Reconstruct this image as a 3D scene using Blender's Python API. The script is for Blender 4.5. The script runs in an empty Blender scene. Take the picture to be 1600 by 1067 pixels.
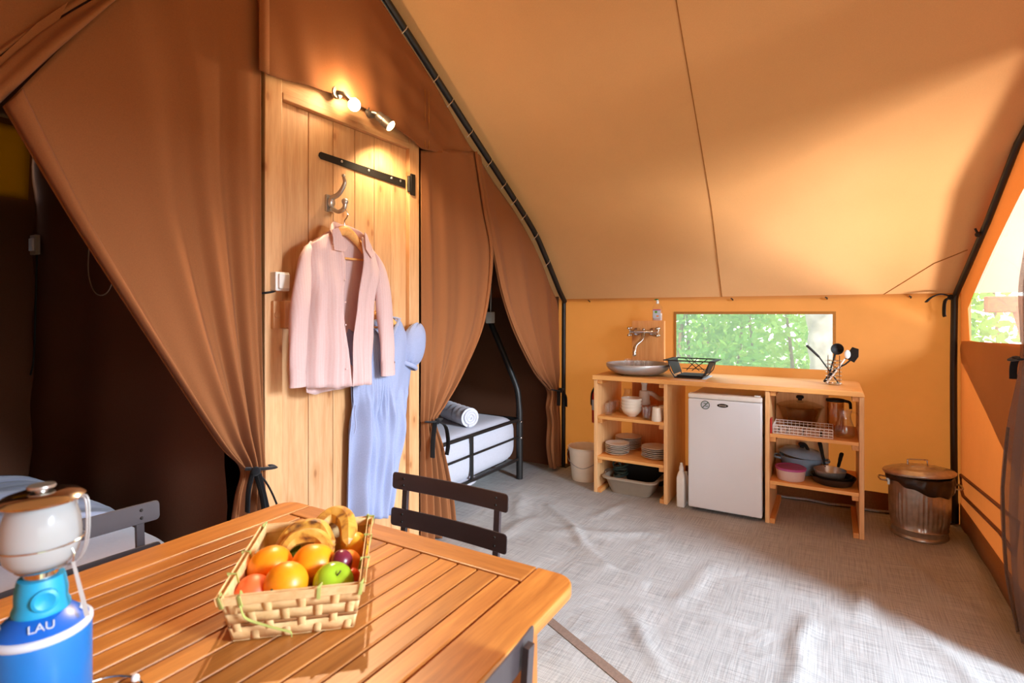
import bpy, bmesh, math, random
import numpy as np
from mathutils import Vector, Matrix

random.seed(7)
RNG = np.random.default_rng(11)
PI = math.pi
SC = bpy.context.scene
COL = SC.collection

# ------------------------------------------------------------------ camera, world, sun, daylight, exposure
THETA = math.atan2(500, 843)
cam_d = bpy.data.cameras.new('camera')
cam = bpy.data.objects.new('camera', cam_d)
COL.objects.link(cam)
cam.location = (0, 0, 1.35)
cam.rotation_euler = (PI / 2, 0, THETA - PI / 2)
cam_d.sensor_fit = 'HORIZONTAL'
cam_d.sensor_width = 36.0
cam_d.lens = 843 / 1600 * 36
cam_d.shift_y = -43.5 / 1600
cam_d.clip_start = 0.02
cam_d.dof.use_dof = True
cam_d.dof.focus_distance = 2.9
cam_d.dof.aperture_fstop = 4.0
SC.camera = cam

SC.view_settings.view_transform = 'Standard'
SC.view_settings.look = 'None'
SC.view_settings.gamma = 1.0
SC.view_settings.use_curve_mapping = False
SC.view_settings.exposure = 0.15
SC.render.film_transparent = False
SC.cycles.max_bounces = 10
SC.cycles.diffuse_bounces = 6
SC.cycles.transparent_max_bounces = 16
SC.cycles.sample_clamp_indirect = 6.0
SC.cycles.caustics_reflective = False
SC.cycles.caustics_refractive = False

world = bpy.data.worlds.new('sky')
SC.world = world
world.use_nodes = True
wn = world.node_tree.nodes
wl = world.node_tree.links
wbg = wn['Background']
wtc = wn.new('ShaderNodeTexCoord')
wsep = wn.new('ShaderNodeSeparateXYZ')
wramp = wn.new('ShaderNodeValToRGB')
wl.new(wtc.outputs['Generated'], wsep.inputs[0])
wl.new(wsep.outputs['Z'], wramp.inputs[0])
wramp.color_ramp.elements[0].position = 0.0
wramp.color_ramp.elements[0].color = (0.95, 0.97, 0.95, 1)
wramp.color_ramp.elements[1].position = 0.6
wramp.color_ramp.elements[1].color = (0.62, 0.78, 1.0, 1)
wl.new(wramp.outputs[0], wbg.inputs[0])
wbg.inputs[1].default_value = 4.6


def lamp(name, kind, loc, target, energy, color, **kw):
    d = bpy.data.lights.new(name, kind)
    o = bpy.data.objects.new(name, d)
    COL.objects.link(o)
    o.location = loc
    o.rotation_euler = (Vector(target) - Vector(loc)).to_track_quat('-Z', 'Y').to_euler()
    d.energy = energy
    d.color = color
    for k, v in kw.items():
        setattr(d, k, v)
    return o


# sun high on the left, over the far roof slope: lights the trees, the porch and the meadow outside
lamp('sun', 'SUN', (0, 0, 6), (0.62, 0.34, 6 - 0.80), 4.5, (1.0, 0.93, 0.80), angle=0.02)
# daylight that comes in under the porch through the open entrance
lamp('daylight_entrance', 'AREA', (1.25, -3.9, 2.55), (2.3, 0.2, 0.0), 270, (0.72, 0.86, 1.0), shape='RECTANGLE', size=1.0, size_y=1.2, spread=2.0)
# added fill lamp for the ceiling, standing in for light bounced up outside
lamp('ceiling_patch_fill', 'AREA', (2.6, -2.4, 0.45), (3.95, -0.25, 1.95), 20, (1.0, 0.92, 0.80), shape='RECTANGLE', size=0.5, size_y=0.4, spread=1.0)


# ------------------------------------------------------------------ helpers
def lin(h):
    h = h.lstrip('#')
    out = []
    for i in (0, 2, 4):
        c = int(h[i:i + 2], 16) / 255
        out.append(c / 12.92 if c <= 0.04045 else ((c + 0.055) / 1.055) ** 2.4)
    return (*out, 1.0)


class MB:
    def __init__(self):
        self.v, self.f, self.s = [], [], []

    def add(self, verts, faces, smooth=False, M=None):
        n = len(self.v)
        for p in verts:
            if M is not None:
                p = M @ Vector(p)
            self.v.append((p[0], p[1], p[2]))
        for fc in faces:
            self.f.append(tuple(n + i for i in fc))
            self.s.append(smooth)
        return self

    def box(self, x0, x1, y0, y1, z0, z1, M=None):
        vs = [(x, y, z) for z in (z0, z1) for y in (y0, y1) for x in (x0, x1)]
        return self.add(vs, [(0, 2, 3, 1), (4, 5, 7, 6), (0, 1, 5, 4), (2, 6, 7, 3), (0, 4, 6, 2), (1, 3, 7, 5)], False, M)

    def tube(self, pts, r, n=8, closed=False, cap=True, M=None, flat=1.0):
        pts = [Vector(p) for p in pts]
        m = len(pts)
        rs = r if isinstance(r, (list, tuple)) else [r] * m
        up = None
        vs = []
        for i, p in enumerate(pts):
            if closed:
                t = pts[(i + 1) % m] - pts[i - 1]
            else:
                t = pts[min(i + 1, m - 1)] - pts[max(i - 1, 0)]
            if t.length < 1e-9:
                t = Vector((0, 0, 1))
            t.normalize()
            if up is None:
                a = Vector((0, 0, 1)) if abs(t.z) < 0.9 else Vector((1, 0, 0))
                up = (a - t * a.dot(t)).normalized()
            else:
                up = up - t * up.dot(t)
                up = up.normalized() if up.length > 1e-6 else t.orthogonal().normalized()
            sd = t.cross(up)
            for k in range(n):
                a = 2 * PI * k / n
                vs.append(p + (up * math.cos(a) * flat + sd * math.sin(a)) * rs[i])
        fs = []
        for i in range(m if closed else m - 1):
            j = (i + 1) % m
            for k in range(n):
                l = (k + 1) % n
                fs.append((i * n + k, i * n + l, j * n + l, j * n + k))
        if cap and not closed:
            fs.append(tuple(range(n - 1, -1, -1)))
            fs.append(tuple((m - 1) * n + k for k in range(n)))
        return self.add(vs, fs, True, M)

    def lathe(self, prof, c=(0, 0, 0), n=28, M=None, sx=1.0, sy=1.0):
        vs, fs = [], []
        m = len(prof)
        for r, z in prof:
            for k in range(n):
                a = 2 * PI * k / n
                vs.append((c[0] + r * sx * math.cos(a), c[1] + r * sy * math.sin(a), c[2] + z))
        for i in range(m - 1):
            for k in range(n):
                l = (k + 1) % n
                fs.append((i * n + k, i * n + l, (i + 1) * n + l, (i + 1) * n + k))
        if prof[0][0] > 1e-5:
            fs.append(tuple(range(n - 1, -1, -1))) if prof[0][0] < 0 else None
        fs = [f for f in fs if f]
        return self.add(vs, fs, True, M)

    def disc(self, r, c=(0, 0, 0), n=24, M=None, sx=1.0, sy=1.0):
        vs = [(c[0] + r * sx * math.cos(2 * PI * k / n), c[1] + r * sy * math.sin(2 * PI * k / n), c[2]) for k in range(n)]
        return self.add(vs, [tuple(range(n))], False, M)

    def prism(self, poly, z0, z1, M=None):
        n = len(poly)
        vs = [(p[0], p[1], z0) for p in poly] + [(p[0], p[1], z1) for p in poly]
        fs = [tuple(range(n - 1, -1, -1)), tuple(range(n, 2 * n))]
        for i in range(n):
            j = (i + 1) % n
            fs.append((i, j, n + j, n + i))
        return self.add(vs, fs, False, M)

    def ball(self, c, r, nu=20, nv=12, M=None, rx=1, ry=1, rz=1, fn=None):
        vs, fs = [], []
        for j in range(nv + 1):
            t = PI * j / nv
            for i in range(nu):
                a = 2 * PI * i / nu
                d = Vector((math.sin(t) * math.cos(a), math.sin(t) * math.sin(a), math.cos(t)))
                q = r * (fn(d) if fn else 1.0)
                vs.append((c[0] + d.x * q * rx, c[1] + d.y * q * ry, c[2] + d.z * q * rz))
        for j in range(nv):
            for i in range(nu):
                l = (i + 1) % nu
                fs.append((j * nu + i, (j + 1) * nu + i, (j + 1) * nu + l, j * nu + l))
        return self.add(vs, fs, True, M)

    def grid(self, fn, nu, nv, smooth=True, M=None):
        vs = [fn(i / nu, j / nv) for j in range(nv + 1) for i in range(nu + 1)]
        fs = []
        for j in range(nv):
            for i in range(nu):
                a = j * (nu + 1) + i
                fs.append((a, a + 1, a + nu + 2, a + nu + 1))
        return self.add(vs, fs, smooth, M)

    def build(self, name, mat, parent=None, local=False, bevel=0.0, seg=2, sharp=40, solid=0.0, weld=False):
        me = bpy.data.meshes.new(name)
        me.from_pydata(self.v, [], self.f)
        me.polygons.foreach_set('use_smooth', self.s)
        if weld:
            bm = bmesh.new()
            bm.from_mesh(me)
            bmesh.ops.remove_doubles(bm, verts=bm.verts, dist=1e-5)
            bm.to_mesh(me)
            bm.free()
        me.update()
        if sharp and any(self.s):
            me.set_sharp_from_angle(angle=math.radians(sharp))
        if isinstance(mat, (list, tuple)):
            for m_ in mat:
                me.materials.append(m_)
        else:
            me.materials.append(mat)
        o = bpy.data.objects.new(name, me)
        COL.objects.link(o)
        if solid:
            md = o.modifiers.new('thickness', 'SOLIDIFY')
            md.thickness = solid
            md.offset = 0
        if bevel:
            md = o.modifiers.new('edge', 'BEVEL')
            md.width = bevel
            md.segments = seg
            md.limit_method = 'ANGLE'
            md.angle_limit = math.radians(40)
        if parent is not None:
            o.parent = parent
            if not local:
                o.matrix_parent_inverse = WM(parent).inverted()
        return o


def WM(o):
    M = Matrix.LocRotScale(o.location, o.rotation_euler, o.scale)
    if o.parent is not None:
        M = WM(o.parent) @ o.matrix_parent_inverse @ M
    return M


def tag(o, label, cat, group=None, kind=None):
    o['label'] = label
    o['category'] = cat
    if group:
        o['group'] = group
    if kind:
        o['kind'] = kind
    return o


def thing(name, label, cat, loc=(0, 0, 0), rz=0.0, group=None):
    o = bpy.data.objects.new(name, None)
    o.empty_display_size = 0.05
    COL.objects.link(o)
    o.location = loc
    o.rotation_euler = (0, 0, rz)
    return tag(o, label, cat, group)


def struct(o, label=None):
    o['kind'] = 'structure'
    if label:
        o['label'] = label
    return o


def struct_root(name, label, loc=(0, 0, 0)):
    o = bpy.data.objects.new(name, None)
    o.empty_display_size = 0.05
    COL.objects.link(o)
    o.location = loc
    o['kind'] = 'structure'
    o['label'] = label
    return o


def dup(root, loc, rz=0.0, label=None):
    r = root.copy()
    COL.objects.link(r)
    r.location = loc
    r.rotation_euler = (0, 0, rz)
    if label:
        r['label'] = label
    for ch in list(root.children):
        c = ch.copy()
        COL.objects.link(c)
        c.parent = r
        for g in list(ch.children):
            d = g.copy()
            COL.objects.link(d)
            d.parent = c
    return r


def cr(P, t):
    """Catmull-Rom through the list P (numpy arrays), t in 0..1"""
    n = len(P) - 1
    x = min(max(t, 0), 1) * n
    i = min(int(x), n - 1)
    f = x - i
    p1, p2 = P[i], P[i + 1]
    p0 = P[i - 1] if i > 0 else 2 * p1 - p2
    p3 = P[i + 2] if i + 2 <= n else 2 * p2 - p1
    return 0.5 * (2 * p1 + (p2 - p0) * f + (2 * p0 - 5 * p1 + 4 * p2 - p3) * f * f + (3 * p1 - p0 - 3 * p2 + p3) * f ** 3)


def path(P, n):
    P = [np.array(p, float) for p in P]
    return [tuple(cr(P, i / n)) for i in range(n + 1)]


def cloth(rows, fold, nu, nv):
    """rows of control points (x,y,z); fold(u,v) gives an offset vector"""
    R = [[np.array(p, float) for p in r] for r in rows]

    def fn(u, v):
        p = cr([cr(r, u) for r in R], v)
        o = fold(u, v)
        return (p[0] + o[0], p[1] + o[1], p[2] + o[2])
    m = MB()
    m.grid(fn, nu, nv)
    return m


# ------------------------------------------------------------------ materials
class N:
    """small node-tree writer"""
    def __init__(self, name):
        self.m = bpy.data.materials.new(name)
        self.m.use_nodes = True
        self.t = self.m.node_tree
        self.t.nodes.clear()
        self.out = self.t.nodes.new('ShaderNodeOutputMaterial')

    def n(self, kind, **kw):
        nd = self.t.nodes.new('ShaderNode' + kind)
        for k, v in kw.items():
            if k.startswith('_'):
                setattr(nd, k[1:], v)
            else:
                self.set(nd, k, v)
        return nd

    def set(self, nd, key, v):
        key = key.replace('__', ' ')
        s = nd.inputs[int(key[1:])] if key[0] == 'i' and key[1:].isdigit() else nd.inputs[key]
        if isinstance(v, bpy.types.NodeSocket):
            self.t.links.new(v, s)
        else:
            s.default_value = v

    def surf(self, s):
        self.t.links.new(s, self.out.inputs['Surface'])
        return self.m

    def ramp(self, fac, stops):
        r = self.n('ValToRGB')
        self.set(r, 'Fac', fac)
        e = r.color_ramp.elements
        while len(e) < len(stops):
            e.new(0.5)
        for el, (p, c) in zip(e, stops):
            el.position = p
            el.color = c
        return r.outputs[0]

    def coords(self, scale=(1, 1, 1), rot=(0, 0, 0), kind='Object', loc=(0, 0, 0)):
        tc = self.n('TexCoord')
        mp = self.n('Mapping')
        mp.inputs['Scale'].default_value = scale
        mp.inputs['Rotation'].default_value = rot
        mp.inputs['Location'].default_value = loc
        self.t.links.new(tc.outputs[kind], mp.inputs['Vector'])
        return mp.outputs[0]

    def mix(self, fac, a, b, blend='MIX'):
        nd = self.n('Mix')
        nd.data_type = 'RGBA'
        nd.blend_type = blend
        nd.clamp_factor = True
        for s, v in ((nd.inputs[0], fac), (nd.inputs[6], a), (nd.inputs[7], b)):
            if isinstance(v, bpy.types.NodeSocket):
                self.t.links.new(v, s)
            else:
                s.default_value = v
        return nd.outputs[2]

    def bump(self, h, strength=0.2, dist=0.01):
        b = self.n('Bump')
        b.inputs['Strength'].default_value = strength
        b.inputs['Distance'].default_value = dist
        self.t.links.new(h, b.inputs['Height'])
        return b.outputs[0]


def plain(name, hexc, rough=0.5, metal=0.0, noise=0.06, scale=20, spec=None, coat=0.0, emit=None, sheen=0.0, bump=0.0):
    w = N(name)
    c = lin(hexc)
    nz = w.n('TexNoise', Vector=w.coords(), Scale=scale, Detail=3.0)
    dark = tuple(x * (1 - noise * 2) for x in c[:3]) + (1,)
    lite = tuple(min(1, x * (1 + noise)) for x in c[:3]) + (1,)
    colr = w.ramp(nz.outputs[0], [(0.3, dark), (0.7, lite)])
    b = w.n('BsdfPrincipled', Roughness=rough, Metallic=metal)
    w.set(b, 'Base Color', colr)
    if spec is not None:
        b.inputs['Specular IOR Level'].default_value = spec
    if coat:
        b.inputs['Coat Weight'].default_value = coat
    if bump:
        w.set(b, 'Normal', w.bump(nz.outputs[0], bump, 0.003))
    if emit:
        b.inputs['Emission Color'].default_value = lin(emit[0])
        b.inputs['Emission Strength'].default_value = emit[1]
    return w.surf(b.outputs[0])


def wood(name, c_dark, c_light, axis='z', rough=0.5, grain=1.0, knots=0.0, vary=0.25, coat=0.0):
    """grain stretched along axis; per-object shift of tone"""
    w = N(name)
    s = {'x': (1.2, 16, 16), 'y': (16, 1.2, 16), 'z': (16, 16, 1.2)}[axis]
    oi = w.n('ObjectInfo')
    tc = w.n('TexCoord')
    off = w.n('VectorMath', _operation='MULTIPLY_ADD')
    comb = w.n('CombineXYZ')
    for k in range(3):
        w.t.links.new(oi.outputs['Random'], comb.inputs[k])
    w.t.links.new(comb.outputs[0], off.inputs[0])
    off.inputs[1].default_value = (7.3, 3.1, 9.7)
    w.t.links.new(tc.outputs['Object'], off.inputs[2])
    mp = w.n('Mapping')
    mp.inputs['Scale'].default_value = s
    w.t.links.new(off.outputs[0], mp.inputs[0])
    n1 = w.n('TexNoise', Vector=mp.outputs[0], Scale=grain * 2.2, Detail=6.0, Roughness=0.6, Distortion=0.8)
    n2 = w.n('TexNoise', Vector=mp.outputs[0], Scale=grain * 9.0, Detail=3.0)
    base = w.ramp(n1.outputs[0], [(0.18, lin(c_dark)), (0.72, lin(c_light))])
    fine = w.ramp(n2.outputs[0], [(0.35, (0.90, 0.86, 0.82, 1)), (0.6, (1, 1, 1, 1))])
    colr = w.mix(0.7, base, fine, 'MULTIPLY')
    if knots:
        ks = {'x': (3.2, .01, 7), 'y': (7, 3.2, 7), 'z': (7, .01, 3.2)}[axis]
        mk = w.n('Mapping')
        mk.inputs['Scale'].default_value = ks
        w.t.links.new(off.outputs[0], mk.inputs[0])
        mk.inputs['Rotation'].default_value = (PI / 2, 0, 0)
        vo = w.n('TexVoronoi', Scale=0.9)
        vo.voronoi_dimensions = '2D'
        w.t.links.new(mk.outputs[0], vo.inputs['Vector'])
        kn = w.ramp(vo.outputs['Distance'], [(0.0, (0.40, 0.24, 0.12, 1)), (0.035, (0.55, 0.34, 0.18, 1)), (0.07, (0.86, 0.74, 0.60, 1)), (0.2, (1, 1, 1, 1))])
        colr = w.mix(knots, colr, kn, 'MULTIPLY')
    hs = w.n('HueSaturation')
    mr = w.n('MapRange')
    mr.inputs['To Min'].default_value = 1 - vary
    mr.inputs['To Max'].default_value = 1 + vary * 0.6
    w.t.links.new(oi.outputs['Random'], mr.inputs[0])
    w.t.links.new(mr.outputs[0], hs.inputs['Value'])
    w.t.links.new(colr, hs.inputs['Color'])
    b = w.n('BsdfPrincipled', Roughness=rough)
    w.t.links.new(hs.outputs[0], b.inputs['Base Color'])
    if coat:
        b.inputs['Coat Weight'].default_value = coat
        b.inputs['Coat Roughness'].default_value = 0.25
    w.set(b, 'Normal', w.bump(n2.outputs[0], 0.12, 0.002))
    return w.surf(b.outputs[0])


def canvas(name, hexc, trans=0.3, tcol=None, weave=420, mottling=0.08, wrinkle=0.15, wscale=3.0, rough=0.9):
    w = N(name)
    c = lin(hexc)
    v = w.coords()
    nz = w.n('TexNoise', Vector=v, Scale=2.3, Detail=4.0, Roughness=0.6)
    colr = w.ramp(nz.outputs[0], [(0.3, tuple(x * (1 - mottling) for x in c[:3]) + (1,)), (0.7, tuple(min(1, x * (1 + mottling)) for x in c[:3]) + (1,))])
    nf = w.n('TexNoise', Vector=v, Scale=weave, Detail=1.0)
    fine = w.ramp(nf.outputs[0], [(0.35, (0.90, 0.90, 0.90, 1)), (0.65, (1, 1, 1, 1))])
    colr = w.mix(0.8, colr, fine, 'MULTIPLY')
    nw = w.n('TexNoise', Vector=v, Scale=wscale, Detail=3.0, Distortion=0.6)
    nrm = w.bump(nw.outputs[0], wrinkle, 0.06)
    d = w.n('BsdfDiffuse', Roughness=rough)
    w.set(d, 'Color', colr)
    w.set(d, 'Normal', nrm)
    if not trans:
        return w.surf(d.outputs[0])
    t = w.n('BsdfTranslucent')
    if tcol:
        t.inputs['Color'].default_value = lin(tcol)
    else:
        w.set(t, 'Color', colr)
    mx = w.n('MixShader')
    mx.inputs[0].default_value = trans
    w.t.links.new(d.outputs[0], mx.inputs[1])
    w.t.links.new(t.outputs[0], mx.inputs[2])
    return w.surf(mx.outputs[0])


def fabric(name, hexc, scale=60, amt=0.08, rough=0.9, stripes=None, trans=0.0, bump=0.1, sheen=0.1):
    w = N(name)
    c = lin(hexc)
    v = w.coords()
    nz = w.n('TexNoise', Vector=v, Scale=scale, Detail=4.0)
    colr = w.ramp(nz.outputs[0], [(0.3, tuple(x * (1 - amt) for x in c[:3]) + (1,)), (0.7, tuple(min(1, x * (1 + amt)) for x in c[:3]) + (1,))])
    if stripes:
        ax, sc, hex2, fac = stripes
        wv = w.n('TexWave', Vector=v, Scale=sc, Distortion=0.0)
        wv.bands_direction = ax
        st = w.ramp(wv.outputs[1], [(0.45, (0, 0, 0, 1)), (0.55, (fac, fac, fac, 1))])
        colr = w.mix(st, colr, lin(hex2))
    b = w.n('BsdfPrincipled', Roughness=rough)
    b.inputs['Specular IOR Level'].default_value = 0.15
    w.set(b, 'Base Color', colr)
    b.inputs['Sheen Weight'].default_value = sheen
    w.set(b, 'Normal', w.bump(nz.outputs[0], bump, 0.002))
    if trans:
        t = w.n('BsdfTranslucent')
        w.set(t, 'Color', colr)
        mx = w.n('MixShader')
        mx.inputs[0].default_value = trans
        w.t.links.new(b.outputs[0], mx.inputs[1])
        w.t.links.new(t.outputs[0], mx.inputs[2])
        return w.surf(mx.outputs[0])
    return w.surf(b.outputs[0])


def thin_glass(name, tint='#ffffff', gloss=0.12, haze=0.0, hazecol='#ffffff'):
    w = N(name)
    nz = w.n('TexNoise', Vector=w.coords(), Scale=14.0)
    tr = w.n('BsdfTransparent')
    tr.inputs[0].default_value = lin(tint)
    gl = w.n('BsdfGlossy', Roughness=0.04)
    lw = w.n('LayerWeight', Blend=0.35)
    mt = w.n('Math', _operation='MULTIPLY_ADD')
    w.t.links.new(lw.outputs['Facing'], mt.inputs[0])
    mt.inputs[1].default_value = 0.28
    mt.inputs[2].default_value = gloss * 0.4
    w.set(gl, 'Normal', w.bump(nz.outputs[0], 0.02, 0.002))
    mx = w.n('MixShader')
    w.t.links.new(mt.outputs[0], mx.inputs[0])
    w.t.links.new(tr.outputs[0], mx.inputs[1])
    w.t.links.new(gl.outputs[0], mx.inputs[2])
    res = mx.outputs[0]
    if haze:
        df = w.n('BsdfTranslucent')
        df.inputs[0].default_value = lin(hazecol)
        m2 = w.n('MixShader')
        m2.inputs[0].default_value = haze
        w.t.links.new(res, m2.inputs[1])
        w.t.links.new(df.outputs[0], m2.inputs[2])
        res = m2.outputs[0]
    return w.surf(res)


def net_mat(name, hexc, see):
    w = N(name)
    v = w.coords()
    nz = w.n('TexNoise', Vector=v, Scale=900.0, Detail=0.0)
    fac = w.ramp(nz.outputs[0], [(0.35, (see - 0.18,) * 3 + (1,)), (0.65, (see + 0.18,) * 3 + (1,))])
    tr = w.n('BsdfTransparent')
    df = w.n('BsdfDiffuse')
    df.inputs[0].default_value = lin(hexc)
    mx = w.n('MixShader')
    w.t.links.new(fac, mx.inputs[0])
    w.t.links.new(df.outputs[0], mx.inputs[1])
    w.t.links.new(tr.outputs[0], mx.inputs[2])
    return w.surf(mx.outputs[0])


def floor_mat():
    w = N('woven_floor')
    v = w.coords()
    # warp and weft threads of uneven tone
    m1 = w.n('Mapping'); m1.inputs['Scale'].default_value = (3, 160, 1)
    m2 = w.n('Mapping'); m2.inputs['Scale'].default_value = (160, 3, 1)
    w.t.links.new(v, m1.inputs[0]); w.t.links.new(v, m2.inputs[0])
    a = w.n('TexNoise', Vector=m1.outputs[0], Scale=1.6, Detail=3.0)
    b_ = w.n('TexNoise', Vector=m2.outputs[0], Scale=1.6, Detail=3.0)
    c1 = w.ramp(a.outputs[0], [(0.36, lin('#8b8b8a')), (0.60, lin('#bdbcba'))])
    c2 = w.ramp(b_.outputs[0], [(0.36, lin('#8f8f8e')), (0.60, lin('#bdbcba'))])
    colr = w.mix(0.5, c1, c2)
    big = w.n('TexNoise', Vector=v, Scale=1.4, Detail=4.0)
    tone = w.ramp(big.outputs[0], [(0.3, (0.86, 0.85, 0.84, 1)), (0.7, (1, 1, 1, 1))])
    colr = w.mix(1.0, colr, tone, 'MULTIPLY')
    wr = w.n('TexNoise', Vector=v, Scale=2.6, Detail=4.0, Distortion=1.2)
    n1 = w.bump(wr.outputs[0], 0.25, 0.05)
    bp = w.n('Bump', Strength=0.25, Distance=0.002)
    w.t.links.new(a.outputs[0], bp.inputs['Height'])
    w.t.links.new(n1, bp.inputs['Normal'])
    bs = w.n('BsdfPrincipled', Roughness=0.75)
    bs.inputs['Specular IOR Level'].default_value = 0.25
    w.set(bs, 'Base Color', colr)
    w.t.links.new(bp.outputs[0], bs.inputs['Normal'])
    return w.surf(bs.outputs[0])


M = {}
M['floor'] = floor_mat()
M['seam_dark'] = fabric('seam_tape', '#7d6658', 120, 0.15)
M['roof'] = canvas('roof_canvas', '#dead7a', 0.025, '#d89a58', wrinkle=0.0, wscale=1.2, mottling=0.03)
M['wall'] = canvas('wall_canvas', '#cf9254', 0.29, '#e2843a', wrinkle=0.10, wscale=2.0)
M['front'] = canvas('front_canvas', '#cc8648', 0.16, '#e47c34', wrinkle=0.12, wscale=2.5)
M['flap'] = canvas('flap_canvas', '#cc9256', 0.26, '#dc8c4c')
M['skirt'] = fabric('skirt_canvas', '#7e4f2b', 80, 0.1)
M['hem'] = fabric('hem_canvas', '#9a642c', 100, 0.1)
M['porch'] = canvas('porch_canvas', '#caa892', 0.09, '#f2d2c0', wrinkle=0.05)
M['brown'] = fabric('brown_cotton', '#8c5734', 300, 0.07, trans=0.0, bump=0.06, sheen=0.05)
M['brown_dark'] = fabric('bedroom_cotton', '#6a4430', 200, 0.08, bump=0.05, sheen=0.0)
M['black'] = plain('black_steel', '#1b1918', 0.45, 0.0, 0.1)
M['black_tape'] = fabric('black_webbing', '#1a191b', 400, 0.2)
M['chair'] = plain('chair_lacquer', '#3c3336', 0.38, 0.0, 0.04, coat=0.15)
M['pine_z'] = wood('pine_upright', '#c48a56', '#dcac7c', 'z', 0.5, 1.0, knots=0.75, vary=0.10)
M['pine_x'] = wood('pine_beam', '#c48a56', '#dcac7c', 'x', 0.5, 1.0, knots=0.5, vary=0.08)
M['kit_y'] = wood('kitchen_pine', '#e29c4c', '#f6ba72', 'y', 0.5, 0.9, knots=0.0, vary=0.06)
M['kit_z'] = wood('kitchen_pine_upright', '#e2a668', '#f4c68e', 'z', 0.5, 0.9, vary=0.06)
M['kit_x'] = wood('kitchen_pine_block', '#cc8440', '#e6a864', 'x', 0.5, 0.9, vary=0.10)
M['board_pine'] = wood('orange_pine', '#e0924c', '#f2b070', 'z', 0.5, 0.9, vary=0.06)
M['teak_x'] = wood('oiled_slat', '#8e4e1a', '#c8843c', 'x', 0.42, 1.1, vary=0.22, coat=0.08)
M['teak_y'] = wood('oiled_rail', '#945620', '#c4803c', 'y', 0.42, 1.1, vary=0.12, coat=0.08)
M['teak_z'] = wood('oiled_leg', '#8a4a1e', '#b56f32', 'z', 0.45, 1.1, vary=0.1)
M['deck'] = wood('deck_board', '#6a5038', '#86684a', 'x', 0.8, 1.0, vary=0.15)
M['rail'] = wood('porch_timber', '#9a4a24', '#c4743c', 'x', 0.7, 1.0, vary=0.1)
M['chrome'] = plain('chrome', '#d8d6d2', 0.12, 1.0, 0.03)
M['steel'] = plain('brushed_steel', '#c9c5c0', 0.28, 0.85, 0.05)
M['lamp_steel'] = plain('lamp_steel', '#8c8680', 0.35, 0.85, 0.04)
M['satin'] = plain('satin_aluminium', '#c4c6c8', 0.35, 0.55, 0.04)
M['galv'] = plain('galvanised_steel', '#c0bab2', 0.30, 0.8, 0.10, 30)
M['iron'] = plain('black_iron', '#2a2522', 0.5, 0.6, 0.1)
M['white'] = plain('white_plastic', '#e8e4de', 0.4, 0.0, 0.02)
M['white_enamel'] = plain('white_lacquer', '#e4e8ee', 0.28, 0.0, 0.015, 3, coat=0.2)
M['cream'] = plain('cream_china', '#ece2d2', 0.25, 0.0, 0.02, coat=0.3)
M['plate'] = plain('stoneware', '#ded5c8', 0.3, 0.0, 0.03, coat=0.2)
M['grey_plastic'] = plain('grey_plastic', '#a89a88', 0.5, 0.0, 0.03)
M['bucket'] = plain('beige_plastic', '#f2e2cc', 0.45, 0.0, 0.02)
M['red'] = plain('red_lacquer', '#c01c16', 0.3, 0.0, 0.04, coat=0.3)
M['bag'] = plain('bin_liner', '#2a1c12', 0.35, 0.0, 0.2, 60, bump=0.3)
M['rubber'] = plain('black_plastic', '#151414', 0.7, 0.0, 0.05)
M['black_pan'] = plain('nonstick_coating', '#2a221e', 0.35, 0.0, 0.06)
M['enamel_blue'] = plain('blue_enamel', '#94b4d2', 0.2, 0.0, 0.04, coat=0.4)
M['pink_lid'] = plain('magenta_plastic', '#b04c8a', 0.4, 0.0, 0.04)
M['milky'] = plain('milky_plastic', '#d8c0b8', 0.4, 0.0, 0.04)
M['glass'] = thin_glass('clear_glass', '#ffffff', haze=0.05)
M['smoke_glass'] = thin_glass('brown_glass', '#ecdcc8', 0.2)
M['vinyl'] = thin_glass('window_vinyl', '#ffffff', 0.04, haze=0.10, hazecol='#e8ecea')
M['vinyl_front'] = thin_glass('hazy_window_vinyl', '#ffffff', 0.05, haze=0.07, hazecol='#f6eeea')
M['frost'] = None
M['pink_shirt'] = fabric('pink_cotton', '#e2bfba', 220, 0.04, stripes=('X', 26.0, '#ead6d4', 0.2), trans=0.25)
M['blue_dress'] = fabric('blue_cotton', '#a0a8c8', 220, 0.06, trans=0.15)
M['sheet'] = fabric('white_sheet', '#bcbcc6', 90, 0.03)
M['sheet_lightened'] = fabric('white_sheet_lightened', '#f2f2f8', 90, 0.02)  # same white sheet, colour lightened to offset the shade in the left bedroom
M['duvet'] = fabric('striped_duvet', '#a8a8b4', 90, 0.03, stripes=('Y', 7.0, '#9a9cb0', 0.7))
M['towel'] = fabric('terry_towel', '#cfced8', 500, 0.12, bump=0.5)
M['ochre'] = canvas('ochre_canvas', '#a07418', 0.35, '#b08420', mottling=0.2)
M['net'] = net_mat('mosquito_net', '#7c6c62', 0.55)
M['blue_can'] = plain('blue_lacquer', '#1670bc', 0.35, 0.0, 0.03, coat=0.2)
M['blue_dark'] = plain('blue_lacquer_dark', '#0f5fc0', 0.35, 0.0, 0.03)
M['cyan'] = plain('cyan_plastic', '#1c9ac8', 0.4, 0.0, 0.03)
M['white_print'] = plain('white_print', '#c4ccd8', 0.5, 0.0, 0.02)
M['tag'] = plain('paper_tag', '#a29a96', 0.7, 0.0, 0.03)
M['splint'] = wood('basket_splint', '#d2a468', '#f0cf96', 'x', 0.6, 0.8, vary=0.16)
M['splint_dark'] = wood('basket_splint_dark', '#8a5c34', '#a87848', 'x', 0.6, 0.8, vary=0.1)
M['raffia'] = plain('green_raffia', '#aab060', 0.6, 0.0, 0.08)
M['straw'] = plain('packing_straw', '#8a6238', 0.8, 0.0, 0.25, 200)
M['leaf_paper'] = plain('green_tissue', '#8cb838', 0.8, 0.0, 0.08)
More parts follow.
